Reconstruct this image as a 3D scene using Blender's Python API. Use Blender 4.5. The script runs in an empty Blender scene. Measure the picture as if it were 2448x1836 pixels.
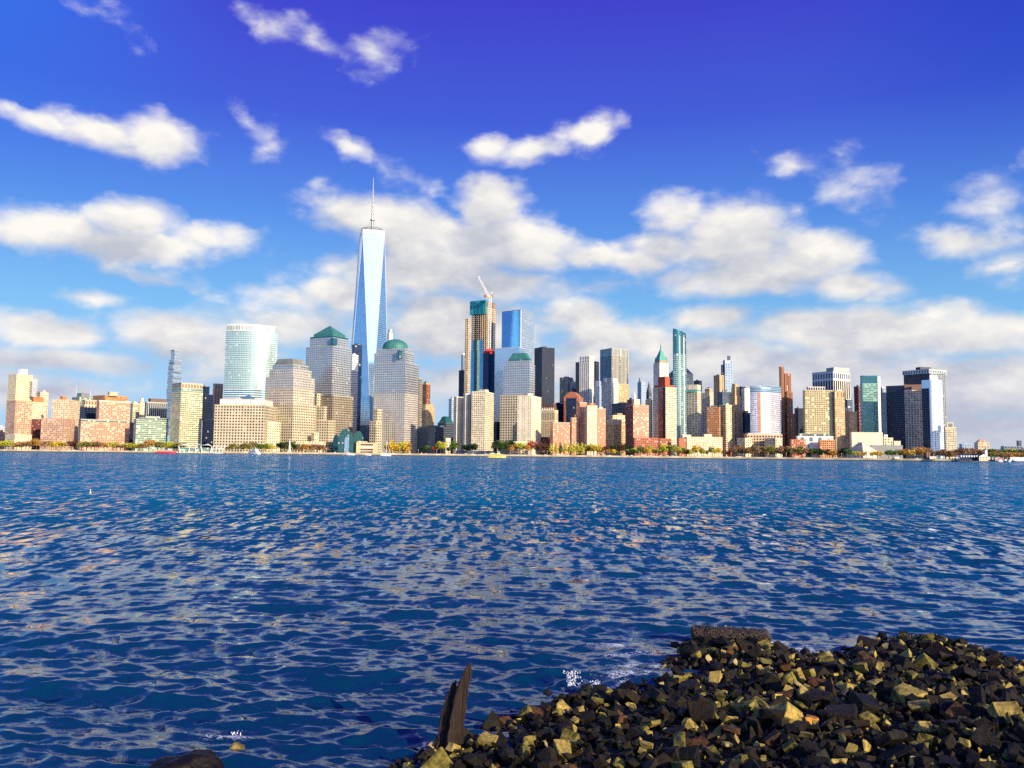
import bpy, bmesh, math, random
import numpy as np
from mathutils import Vector, Matrix, noise as mnoise

R = math.radians
random.seed(11)
rng = np.random.default_rng(5)
scene = bpy.context.scene
COL = scene.collection

# ---------------------------------------------------------------- camera model
FPX, CX, CY = 2052.0, 1224.0, 918.0
CAMZ = 4.0
PITCH = math.atan(168.0 / FPX)
ROLL = R(0.585)
_f = Vector((0, math.cos(PITCH), math.sin(PITCH)))
_r0 = Vector((1, 0, 0))
_u0 = Vector((0, -math.sin(PITCH), math.cos(PITCH)))
_r = _r0 * math.cos(ROLL) + _u0 * math.sin(ROLL)
_u = -_r0 * math.sin(ROLL) + _u0 * math.cos(ROLL)
CAMP = Vector((0, 0, CAMZ))


def ray(x, y):
    return _f + _r * ((x - CX) / FPX) + _u * ((CY - y) / FPX)


def at(x, y, D):
    d = ray(x, y)
    return CAMP + d * (D / d.y)


def on_plane(x, y, z=0.0):
    d = ray(x, y)
    return CAMP + d * ((z - CAMZ) / d.z)


def proj(p):
    d = Vector(p) - CAMP
    w = d.dot(_f)
    return CX + FPX * d.dot(_r) / w, CY - FPX * d.dot(_u) / w


def colx(x, y, D):
    p = at(x, y, D)
    return Vector((p.x, p.y))


SUN_PHI, SUN_EL = R(41), R(19)      # to the right behind the camera
SUN_DIR = Vector((math.sin(SUN_PHI) * math.cos(SUN_EL), -math.cos(SUN_PHI) * math.cos(SUN_EL), math.sin(SUN_EL)))
GZ = 3.2                            # level of the far promenade


# ---------------------------------------------------------------- objects
ALL = []


def thing(name, label, cat, loc=(0, 0, 0), group=None):
    o = bpy.data.objects.new(name, None)
    o.empty_display_size = 0.1
    COL.objects.link(o)
    o.location = loc
    o['label'] = label
    o['category'] = cat
    if group:
        o['group'] = group
    ALL.append(o)
    return o


def tag(o, label, cat, group=None, kind=None):
    o['label'] = label
    o['category'] = cat
    if group:
        o['group'] = group
    if kind:
        o['kind'] = kind
    ALL.append(o)
    return o


def origin(o):
    p = Vector((0, 0, 0))
    while o is not None:
        p = p + o.location
        o = o.parent
    return p


class MB:
    def __init__(s):
        s.v = []
        s.f = []
        s.uv = []
        s.mi = []

    def face(s, pts, uvs=None, mi=0):
        b = len(s.v)
        s.v.extend([tuple(p) for p in pts])
        s.f.append(tuple(range(b, b + len(pts))))
        s.uv.append(uvs if uvs else [(0.0, 0.0)] * len(pts))
        s.mi.append(mi)

    def prism(s, pts, z0, z1, bay=4.0, fl=3.6, top=None, roof=1, smoothu=False, floor=False, z1s=None, side=None):
        """pts: xy list counter-clockwise. uv in bays and floors."""
        n = len(pts)
        tp = top if top else pts
        nf = max(1, round((z1 - z0) / fl))
        u = random.randint(0, 50)
        zt = z1s if z1s else [z1] * n
        tot = sum((Vector(pts[(i + 1) % n]) - Vector(pts[i])).length for i in range(n))
        acc = 0.0
        nb_tot = max(1, round(tot / bay))
        for i in range(n):
            j = (i + 1) % n
            L = (Vector(pts[j]) - Vector(pts[i])).length
            if smoothu:
                ua = u + acc / tot * nb_tot
                acc += L
                ub = u + acc / tot * nb_tot
            else:
                nb = max(1, round(L / bay))
                ua, ub = u, u + nb
                u += nb + 7
            fa = nf * (zt[i] - z0) / (z1 - z0)
            fb = nf * (zt[j] - z0) / (z1 - z0)
            s.face([(pts[i][0], pts[i][1], z0), (pts[j][0], pts[j][1], z0),
                    (tp[j][0], tp[j][1], zt[j]), (tp[i][0], tp[i][1], zt[i])],
                   [(ua, 0), (ub, 0), (ub, fb), (ua, fa)], (side or {}).get(i, 0))
        s.face([(tp[i][0], tp[i][1], zt[i]) for i in range(n)], None, roof)
        if floor:
            s.face([(pts[i][0], pts[i][1], z0) for i in reversed(range(n))], None, roof)
        return s

    def box(s, cx, cy, cz, sx, sy, sz, rz=0.0, mi=0):
        """centre of the base, full sizes"""
        c, q = math.cos(rz), math.sin(rz)
        P = []
        for z in (cz, cz + sz):
            for (a, b) in ((-1, -1), (1, -1), (1, 1), (-1, 1)):
                x, y = a * sx / 2, b * sy / 2
                P.append((cx + x * c - y * q, cy + x * q + y * c, z))
        for q4 in ((3, 2, 1, 0), (4, 5, 6, 7), (0, 1, 5, 4), (1, 2, 6, 5), (2, 3, 7, 6), (3, 0, 4, 7)):
            s.face([P[k] for k in q4], None, mi)
        return s

    def tube(s, pts, rad, n=8, mi=0, cap=True):
        """tube through points with a radius per point (or one radius)"""
        pts = [Vector(p) for p in pts]
        if not isinstance(rad, (list, tuple)):
            rad = [rad] * len(pts)
        rings = []
        for k, p in enumerate(pts):
            d = (pts[min(k + 1, len(pts) - 1)] - pts[max(k - 1, 0)]).normalized()
            a = Vector((0, 0, 1)) if abs(d.z) < .9 else Vector((1, 0, 0))
            e1 = d.cross(a).normalized()
            e2 = d.cross(e1).normalized()
            rings.append([p + (e1 * math.cos(2 * math.pi * i / n) + e2 * math.sin(2 * math.pi * i / n)) * rad[k] for i in range(n)])
        for k in range(len(rings) - 1):
            for i in range(n):
                j = (i + 1) % n
                s.face([rings[k][j], rings[k][i], rings[k + 1][i], rings[k + 1][j]], None, mi)
        if cap:
            s.face(rings[0], None, mi)
            s.face(list(reversed(rings[-1])), None, mi)
        return s

    def mesh(s, name, off=Vector((0, 0, 0)), smooth=False):
        me = bpy.data.meshes.new(name)
        v = np.array(s.v, dtype=np.float64) - np.array(off)
        me.from_pydata(v.tolist(), [], s.f)
        uvl = me.uv_layers.new(name='UVMap')
        flat = [c for f in s.uv for p in f for c in p]
        uvl.data.foreach_set('uv', flat)
        me.polygons.foreach_set('material_index', s.mi)
        if smooth:
            me.polygons.foreach_set('use_smooth', [True] * len(s.f))
        me.update()
        return me

    def build(s, name, mats, parent=None, smooth=False, weld=False):
        if not isinstance(mats, (list, tuple)):
            mats = [mats]
        off = origin(parent) if parent else Vector((0, 0, 0))
        me = s.mesh(name, off, smooth)
        for m in mats:
            me.materials.append(m)
        if weld:
            bm = bmesh.new()
            bm.from_mesh(me)
            bmesh.ops.remove_doubles(bm, verts=bm.verts, dist=0.001)
            bmesh.ops.recalc_face_normals(bm, faces=bm.faces)
            bm.to_mesh(me)
            bm.free()
        o = bpy.data.objects.new(name, me)
        COL.objects.link(o)
        if parent:
            o.parent = parent
        return o


def copy_tree(o, parent=None):
    c = o.copy()
    COL.objects.link(c)
    if parent:
        c.parent = parent
    else:
        ALL.append(c)
    for ch in list(o.children):
        copy_tree(ch, c)
    return c


# ---------------------------------------------------------------- materials
class NT:
    def __init__(s, tree):
        s.t = tree
        s.n = tree.nodes
        s.l = tree.links

    def node(s, typ, **kw):
        nd = s.n.new(typ)
        for k, v in kw.items():
            setattr(nd, k, v)
        return nd

    def link(s, a, b):
        s.l.new(a, b)

    def put(s, sock, val):
        if hasattr(val, 'is_output'):
            s.l.new(val, sock)
        else:
            sock.default_value = val

    def math(s, op, a, b=None, c=None, clamp=False):
        nd = s.n.new('ShaderNodeMath')
        nd.operation = op
        nd.use_clamp = clamp
        s.put(nd.inputs[0], a)
        if b is not None:
            s.put(nd.inputs[1], b)
        if c is not None:
            s.put(nd.inputs[2], c)
        return nd.outputs[0]

    def vmath(s, op, a, b=None, c=None, out=0):
        nd = s.n.new('ShaderNodeVectorMath')
        nd.operation = op
        s.put(nd.inputs[0], a)
        if b is not None:
            s.put(nd.inputs[3 if op == 'SCALE' else 1], b)
        if c is not None:
            s.put(nd.inputs[2], c)
        return nd.outputs[out]

    def mix(s, f, a, b, blend='MIX'):
        nd = s.n.new('ShaderNodeMix')
        nd.data_type = 'RGBA'
        nd.blend_type = blend
        s.put(nd.inputs[0], f)
        for k, v in ((6, a), (7, b)):
            if not hasattr(v, 'is_output') and len(v) == 3:
                v = (*v, 1)
            s.put(nd.inputs[k], v)
        return nd.outputs[2]

    def fmix(s, f, a, b):
        nd = s.n.new('ShaderNodeMix')
        nd.data_type = 'FLOAT'
        s.put(nd.inputs[0], f)
        s.put(nd.inputs[2], a)
        s.put(nd.inputs[3], b)
        return nd.outputs[0]

    def noise(s, vec, scale, detail=4, rough=.55, out='Fac', dist=0.0):
        nd = s.n.new('ShaderNodeTexNoise')
        if vec is not None:
            s.put(nd.inputs['Vector'], vec)
        nd.inputs['Scale'].default_value = scale
        nd.inputs['Detail'].default_value = detail
        nd.inputs['Roughness'].default_value = rough
        nd.inputs['Distortion'].default_value = dist
        return nd.outputs[0 if out == 'Fac' else 1]

    def mapr(s, v, a, b, c=0.0, d=1.0, smooth=True):
        nd = s.n.new('ShaderNodeMapRange')
        nd.interpolation_type = 'SMOOTHSTEP' if smooth else 'LINEAR'
        s.put(nd.inputs[0], v)
        for k, x in zip((1, 2, 3, 4), (a, b, c, d)):
            nd.inputs[k].default_value = x
        return nd.outputs[0]

    def bump(s, h, strength=.3, dist=.1, normal=None):
        nd = s.n.new('ShaderNodeBump')
        nd.inputs['Strength'].default_value = strength
        nd.inputs['Distance'].default_value = dist
        s.put(nd.inputs['Height'], h)
        if normal is not None:
            s.put(nd.inputs['Normal'], normal)
        return nd.outputs[0]


def newmat(name):
    m = bpy.data.materials.new(name)
    m.use_nodes = True
    t = NT(m.node_tree)
    b = m.node_tree.nodes['Principled BSDF']
    return m, t, b


def plain(name, col, rough=.7, metal=0.0, var=.15, scale=.3, bump=0.0, spec=.5, alpha=1.0):
    m, t, b = newmat(name)
    co = t.node('ShaderNodeTexCoord').outputs['Object']
    n = t.noise(co, scale, 5)
    k = t.mapr(n, .3, .7, 1 - var, 1 + var, smooth=False)
    c = t.vmath('SCALE', (col[0], col[1], col[2]), k)
    t.link(c, b.inputs['Base Color'])
    b.inputs['Roughness'].default_value = rough
    b.inputs['Metallic'].default_value = metal
    b.inputs['Specular IOR Level'].default_value = spec
    b.inputs['Alpha'].default_value = alpha
    if bump:
        t.link(t.bump(t.noise(co, scale * 6, 6), bump, .1), b.inputs['Normal'])
    return m


def facade(name, wall, glass, ww=.5, wh=.5, gm=.25, gr=.12, blind=.2, blindc=(.5, .48, .4), jit=.02,
           grp=0, gw=.5, spand=None, wrough=.75, wmetal=0.0, hgrp=0, gvar=.18):
    """windows on a wall: uv counts bays and floors.  grp: every grp-th bay is blank wall."""
    m, t, b = newmat(name)
    uv = t.node('ShaderNodeUVMap').outputs[0]
    sp = t.node('ShaderNodeSeparateXYZ')
    t.link(uv, sp.inputs[0])
    u, v = sp.outputs[0], sp.outputs[1]
    fu = t.math('ABSOLUTE', t.math('SUBTRACT', t.math('FRACT', u), .5))
    fv = t.math('ABSOLUTE', t.math('SUBTRACT', t.math('FRACT', v), .5))
    mu = t.math('LESS_THAN', fu, ww / 2)
    mv = t.math('LESS_THAN', fv, wh / 2)
    if grp:
        k = t.math('LESS_THAN', t.math('FRACT', t.math('DIVIDE', u, float(grp))), 1 - 1.0 / grp)
        mu = t.math('MULTIPLY', mu, k)
    if hgrp:
        k = t.math('LESS_THAN', t.math('FRACT', t.math('DIVIDE', v, float(hgrp))), 1 - 1.0 / hgrp)
        mv = t.math('MULTIPLY', mv, k)
    mask = t.math('MULTIPLY', mu, mv)
    cell = t.vmath('FLOOR', uv)
    wn = t.node('ShaderNodeTexWhiteNoise', noise_dimensions='3D')
    oi = t.node('ShaderNodeObjectInfo')
    off = t.node('ShaderNodeCombineXYZ')
    t.link(t.math('MULTIPLY', oi.outputs['Random'], 91.0), off.inputs[2])
    t.link(t.vmath('ADD', cell, off.outputs[0]), wn.inputs['Vector'])
    rnd, rc = wn.outputs['Value'], wn.outputs['Color']
    co = t.node('ShaderNodeTexCoord').outputs['Object']
    big = t.noise(co, .035, 4)
    k = t.mapr(big, .3, .7, .84, 1.12, smooth=False)
    fine = t.noise(co, .6, 3)
    k = t.math('MULTIPLY', k, t.mapr(fine, .3, .7, .92, 1.06, smooth=False))
    wc = t.vmath('SCALE', wall, k)
    # the wall's own panels differ slightly
    wc = t.vmath('SCALE', wc, t.mapr(rnd, 0, 1, .93, 1.05, smooth=False))
    isb = t.math('GREATER_THAN', rnd, 1 - blind * .6)
    gk = t.mapr(t.math('FRACT', t.math('MULTIPLY', rnd, 17.3)), 0, 1, 1 - gvar, 1 + gvar, smooth=False)
    gc = t.mix(isb, t.vmath('SCALE', glass, gk), blindc)
    c = t.mix(mask, wc, gc)
    if spand:
        sm = t.math('MULTIPLY', mu, t.math('SUBTRACT', 1.0, mv))
        c = t.mix(sm, c, spand)
    t.link(c, b.inputs['Base Color'])
    t.link(t.fmix(mask, wrough, t.fmix(isb, gr, .35)), b.inputs['Roughness'])
    t.link(t.fmix(mask, wmetal, t.fmix(isb, gm, gm * .4)), b.inputs['Metallic'])
    geo = t.node('ShaderNodeNewGeometry')
    j = t.vmath('SCALE', t.vmath('SUBTRACT', rc, (.5, .5, .5)), t.math('MULTIPLY', mask, jit * 2))
    nn = t.vmath('NORMALIZE', t.vmath('ADD', geo.outputs['Normal'], j))
    t.link(nn, b.inputs['Normal'])
    return m
# ---------------------------------------------------------------- building styles
DG = (.03, .045, .07)
ROOF = plain('roof_grey', (.22, .2, .19), .9, var=.3, scale=.2)
ST = {}


def style(key, bay, fl, *a, **k):
    ST[key] = (facade('facade_' + key, *a, **k), bay, fl)


style('pinkgrid', 3.6, 3.3, (.66, .4, .25), (.22, .17, .15), .62, .5, blind=.45, blindc=(.62, .55, .42))
style('creampink', 3.6, 3.3, (.76, .56, .35), (.28, .22, .17), .55, .5, blind=.45, blindc=(.7, .62, .48))
style('yellowcream', 3.8, 3.2, (.82, .66, .38), (.35, .28, .18), .4, .45, blind=.4, blindc=(.7, .6, .4))
style('rosebrick', 3.6, 3.1, (.66, .36, .23), (.22, .13, .1), .5, .5, blind=.55, blindc=(.75, .66, .52))
style('rosecream', 3.6, 3.1, (.82, .66, .43), (.3, .24, .17), .42, .45, blind=.5, blindc=(.7, .6, .45))
style('brick', 3.6, 3.2, (.45, .15, .07), (.04, .04, .06), .45, .5, blind=.35, blindc=(.6, .5, .38))
style('redbrick', 3.4, 3.1, (.52, .17, .09), (.14, .06, .05), .5, .5, blind=.45, blindc=(.65, .55, .42))
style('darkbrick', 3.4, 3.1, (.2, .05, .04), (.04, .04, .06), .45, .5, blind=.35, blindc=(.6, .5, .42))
style('orangebrick', 3.5, 3.2, (.66, .3, .11), (.05, .04, .05), .6, .45, blind=.2)
style('creambalcony', 4.5, 3.2, (.8, .64, .36), (.12, .08, .06), .75, .45, blind=.25, grp=4)
style('brownslot', 3.3, 3.4, (.28, .11, .05), (.04, .03, .04), .45, .7, blind=.25, grp=3)
style('greenstrip', 3.6, 3.3, (.4, .5, .38), (.14, .2, .15), .9, .45, blind=.3, blindc=(.55, .6, .45), gm=.5)
style('greygreen', 3.8, 3.4, (.38, .44, .36), (.06, .1, .09), .85, .5, blind=.3, blindc=(.55, .58, .45), gm=.5)
style('limeglass', 3.6, 3.4, (.68, .63, .4), (.3, .3, .2), .85, .5, blind=.25, blindc=(.8, .72, .45), gm=.6)
style('stripes', 3.4, 40.0, (.5, .5, .45), (.04, .07, .08), .6, .97, blind=.0, gm=.5)
style('tan', 3.4, 3.6, (.62, .44, .22), (.08, .07, .06), .4, .5, blind=.3)
style('tanslot', 3.6, 3.6, (.6, .4, .2), (.08, .06, .05), .42, .75, blind=.2, grp=3)
style('peach', 5.0, 50.0, (.66, .4, .24), (.3, .16, .1), .35, .9, blind=.0)
style('beige', 4.9, 4.7, (.6, .52, .36), (.05, .042, .025), .54, .54, blind=.05, blindc=(.3, .26, .18), gm=.1)
style('beige2', 4.4, 4.2, (.6, .52, .39), (.13, .12, .1), .5, .5, blind=.15, gm=.5)
style('beige3', 4.2, 4.0, (.54, .49, .42), (.34, .37, .4), .6, .56, blind=.06, gm=.8, jit=.006, gvar=.08)
style('mirror', 4.4, 4.2, (.46, .45, .43), (.38, .45, .5), .78, .72, blind=.03, gm=.88, gr=.18, jit=.004, gvar=.05)
style('mirrordark', 4.4, 4.2, (.36, .3, .22), (.1, .09, .08), .62, .56, blind=.06, gm=.6, jit=.01)
style('tealglass', 3.6, 4.0, (.09, .2, .22), (.04, .2, .25), .9, .82, blind=.04, gm=.85, jit=.006, gvar=.08)
style('blueglass', 3.0, 4.0, (.1, .25, .45), (.3, .62, .8), .95, .94, blind=.0, gm=.97, gr=.08, jit=.0015, gvar=.05)
style('paleglass', 3.0, 4.0, (.5, .57, .64), (.68, .78, .88), .96, .94, blind=.0, gm=.9, gr=.22, jit=.002, gvar=.04)
style('cyanglass', 3.4, 4.4, (.5, .6, .55), (.5, .7, .64), .8, .7, blind=.04, blindc=(.6, .75, .72), gm=.9, gr=.2, jit=.004, gvar=.06)
style('cyandark', 3.2, 4.2, (.5, .62, .62), (.06, .32, .45), .95, .7, blind=.03, gm=.85, gr=.1, jit=.004, gvar=.08)
style('greyblue', 3.0, 4.0, (.34, .42, .5), (.36, .46, .56), .9, .75, blind=.04, gm=.6, gr=.25, jit=.003, gvar=.06)
style('navy', 3.0, 4.0, (.012, .018, .04), (.02, .05, .13), .8, .75, blind=.02, gm=.7, gr=.12, jit=.02)
style('black', 2.6, 3.9, (.022, .027, .045), (.05, .065, .11), .6, .6, blind=.02, blindc=(.25, .25, .2), gm=.6, gr=.15, jit=.02)
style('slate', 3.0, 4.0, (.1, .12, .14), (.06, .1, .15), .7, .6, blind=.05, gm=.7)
style('steel', 3.4, 4.0, (.2, .24, .26), (.08, .17, .24), .6, .6, blind=.1, blindc=(.5, .55, .5), gm=.8)
style('steelfin', 4.4, 4.0, (.46, .46, .42), (.1, .16, .2), .5, .65, blind=.15, gm=.75)
style('white', 4.6, 3.9, (.9, .86, .74), (.2, .24, .28), .4, .8, blind=.1, gm=.5)
style('whiteband', 40, 4.2, (.88, .85, .78), (.35, .42, .5), 1.0, .4, blind=.1, gm=.6)
style('whiteglass', 3.0, 4.0, (.82, .86, .9), (.85, .9, .95), .9, .6, blind=.05, blindc=(.8, .8, .8), gm=.85, gr=.28, jit=.004, gvar=.06)
style('bluewhite', 3.4, 3.8, (.4, .5, .6), (.1, .2, .36), .45, .5, blind=.05, gm=.6)
style('cream', 3.8, 3.1, (.82, .73, .52), (.18, .15, .12), .36, .42, blind=.3, blindc=(.6, .5, .36), grp=3)
style('creamblank', 7.0, 3.1, (.82, .73, .52), (.3, .25, .2), .16, .4, blind=.3)
style('creambay', 3.6, 3.1, (.78, .68, .47), (.1, .08, .07), .62, .5, blind=.3, blindc=(.5, .4, .25))
style('gothic', 3.6, 3.8, (.78, .64, .38), (.14, .1, .08), .42, .66, blind=.15)
style('teal50', 3.4, 3.6, (.3, .46, .44), (.05, .2, .22), .74, .7, blind=.1, blindc=(.45, .62, .58), gm=.7, jit=.01, gvar=.15)
style('greenlow', 3.8, 3.4, (.3, .52, .42), (.05, .2, .17), .8, .5, blind=.45, blindc=(.3, .5, .4), gm=.6, jit=.01)
style('pinkglass', 3.2, 3.6, (.66, .62, .66), (.56, .6, .7), .82, .6, blind=.15, blindc=(.85, .76, .7), gm=.85, gr=.24, jit=.008, gvar=.08)
style('whitestripe', 4.6, 60, (.78, .72, .6), (.02, .04, .09), .62, .97, blind=.0, gm=.6)
style('hotel', 3.8, 3.5, (.6, .49, .26), (.26, .23, .16), .62, .55, blind=.25, blindc=(.85, .75, .45), gm=.6, jit=.02)
style('hotelside', 3.8, 3.5, (.38, .46, .36), (.2, .3, .28), .8, .55, blind=.2, gm=.7)
style('office_white', 5.4, 4.0, (.8, .74, .6), (.5, .46, .38), .4, .6, blind=.3, blindc=(.8, .75, .6), gm=.5)
style('arcade', 5.0, 4.5, (.62, .46, .28), (.06, .05, .05), .6, .6, blind=.1)
style('creamlow', 5.0, 4.0, (.8, .66, .42), (.1, .09, .08), .5, .45, blind=.2)
style('parapetslots', 5.0, 9.0, (.6, .5, .36), (.35, .18, .08), .55, .7, blind=.0)
style('slotwhite', 5.0, 9.0, (.85, .8, .7), (.75, .7, .6), .4, .7, blind=.0)
style('colonnade', 5.0, 8.0, (.6, .68, .66), (.03, .04, .08), .5, .6, blind=.0)
style('brownbox', 8.0, 9.0, (.24, .14, .1), (.2, .12, .09), .6, .8, blind=.0)
style('pinkhotel', 3.6, 3.2, (.66, .29, .17), (.38, .24, .17), .55, .5, blind=.25, blindc=(.8, .62, .48))

M = {
    'copper': plain('copper_green_roof', (.045, .2, .17), .6, .1, .2, .1),
    'copperdark': plain('dark_copper_roof', (.02, .13, .12), .5, .3, .3, .1),
    'patina': plain('verdigris_roof', (.1, .36, .3), .7, 0, .2, .1),
    'greycrown': plain('grey_green_crown', (.24, .25, .21), .6, .2, .25, .08),
    'orange': plain('orange_brick_plain', (.62, .22, .08), .8),
    'redcrown': plain('red_brick_crown', (.5, .1, .04), .8, 0, .2, .15),
    'cream': plain('cream_stone', (.8, .7, .47), .7),
    'white': plain('white_paint', (.85, .83, .78), .5),
    'steel': plain('galvanised_steel', (.35, .37, .4), .4, .8),
    'brown': plain('brown_render', (.2, .12, .09), .8),
    'tank': plain('weathered_cedar', (.14, .1, .07), .9),
    'darkroof': plain('brown_tile_roof', (.13, .07, .05), .7, 0, .3, .3),
    'navyroof': plain('slate_blue_roof', (.02, .035, .07), .5),
    'stone': plain('pale_stone', (.7, .62, .46), .8, 0, .12, .2),
    'grey': plain('grey_metal_cladding', (.3, .31, .3), .5, .4),
    'lightgrey': plain('light_grey_cladding', (.6, .62, .62), .5, .2),
    'concrete': plain('raw_concrete', (.6, .46, .28), .85, 0, .2, .2),
    'rust': plain('rusty_formwork', (.22, .08, .04), .8, 0, .3, .4),
    'net': plain('teal_safety_net', (.02, .3, .33), .8, 0, .3, .3),
    'red': plain('red_paint', (.6, .03, .03), .5),
    'yellow': plain('yellow_paint', (.75, .6, .12), .5),
    'black': plain('black_metal', (.02, .02, .022), .5),
    'fabric': plain('white_roof_fabric', (.88, .85, .78), .6, 0, .06, .1),
    'wood': plain('brown_timber', (.16, .09, .05), .8),
}


def foot(x0, xm, x1, y, D, a=None, dep=28.0):
    if xm is None:
        A, B = colx(x0, y, D), colx(x1, y, D)
        los = ((A + B) / 2).normalized()
        # keep the facade square to its own line of sight
        return [tuple(A), tuple(B), tuple(B + los * dep), tuple(A + los * dep)]
    N = colx(xm, y, D)
    f = N.normalized()
    r = Vector((f.y, -f.x))
    if a is None:
        a = math.degrees(math.atan2(max(x1 - xm, 1), max(xm - x0, 1)))
        a = min(max(a, 16), 68)
    a = R(a)
    Ld = -math.cos(a) * r + math.sin(a) * f
    Rd = math.sin(a) * r + math.cos(a) * f
    cr = lambda p, q: p.x * q.y - p.y * q.x
    c0, c1 = colx(x0, y, 1.0), colx(x1, y, 1.0)
    tL = -cr(N, c0) / cr(Ld, c0)
    tR = -cr(N, c1) / cr(Rd, c1)
    if not (0 < tL < 160):
        tL = 40
    if not (0 < tR < 160):
        tR = 40
    Lp, Rp = N + Ld * tL, N + Rd * tR
    return [tuple(N), tuple(Rp), tuple(Rp + Ld * tL), tuple(Lp)]


def centroid(P):
    return sum(p[0] for p in P) / len(P), sum(p[1] for p in P) / len(P)


def scaled(P, k):
    cx, cy = centroid(P)
    return [(cx + (p[0] - cx) * k, cy + (p[1] - cy) * k) for p in P]


def ring(mb, P, z0, h, t=.6, out=.25, mi=0):
    """parapet ring standing a little proud of the wall"""
    n = len(P)
    cx, cy = centroid(P)
    O, I = [], []
    for p in P:
        d = Vector((p[0] - cx, p[1] - cy))
        e = d.normalized()
        O.append(tuple(Vector(p) + e * out))
        I.append(tuple(Vector(p) - e * t))
    for i in range(n):
        j = (i + 1) % n
        a, b, c, d = O[i], O[j], I[j], I[i]
        mb.face([(*a, z0), (*b, z0), (*b, z0 + h), (*a, z0 + h)], None, mi)
        mb.face([(*c, z0), (*d, z0), (*d, z0 + h), (*c, z0 + h)], None, mi)
        mb.face([(*a, z0 + h), (*b, z0 + h), (*c, z0 + h), (*d, z0 + h)], None, mi)
        mb.face([(*b, z0), (*a, z0), (*d, z0), (*c, z0)], None, mi)
    return mb


WALLM = {}


def trim_mat(key):
    """plain version of a style's wall colour for parapets and rooftop boxes"""
    if key in M:
        return M[key]
    if key not in WALLM:
        nd = None
        col = STCOL.get(key, (.5, .45, .38))
        WALLM[key] = plain('trim_' + key, col, .75, 0, .1, .2)
    return WALLM[key]


STCOL = {'pinkgrid': (.62, .34, .2), 'creampink': (.74, .5, .3), 'yellowcream': (.8, .6, .3), 'rosebrick': (.66, .3, .18),
         'rosecream': (.8, .62, .4), 'brick': (.45, .15, .07), 'redbrick': (.5, .14, .07), 'darkbrick': (.2, .05, .04),
         'orangebrick': (.66, .3, .11), 'creambalcony': (.8, .64, .36), 'brownslot': (.42, .15, .06), 'greenstrip': (.4, .5, .38),
         'greygreen': (.38, .44, .36), 'limeglass': (.72, .66, .38), 'stripes': (.5, .5, .45), 'tan': (.62, .44, .22),
         'tanslot': (.6, .4, .2), 'peach': (.66, .4, .24), 'beige': (.6, .48, .31), 'beige2': (.6, .5, .34), 'beige3': (.5, .46, .38),
         'mirror': (.38, .4, .4), 'tealglass': (.12, .3, .3), 'blueglass': (.3, .45, .6), 'paleglass': (.5, .56, .6),
         'navy': (.02, .03, .06), 'black': (.015, .015, .025), 'slate': (.1, .12, .14), 'steel': (.2, .24, .26), 'steelfin': (.46, .46, .42),
         'white': (.9, .86, .74), 'whiteband': (.88, .85, .78), 'bluewhite': (.4, .5, .6), 'cream': (.82, .73, .52),
         'creambay': (.78, .68, .47), 'creamblank': (.82, .73, .52), 'gothic': (.78, .64, .38), 'teal50': (.3, .46, .46),
         'greenlow': (.3, .5, .42), 'pinkglass': (.66, .6, .68), 'whitestripe': (.78, .72, .6), 'hotel': (.56, .46, .26),
         'office_white': (.8, .74, .6), 'creamlow': (.8, .66, .42), 'arcade': (.62, .46, .28), 'greenstrip2': (.4, .5, .4)}

BL = []     # (x0, x1, D, label) of front buildings, for naming what stands before them


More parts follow.
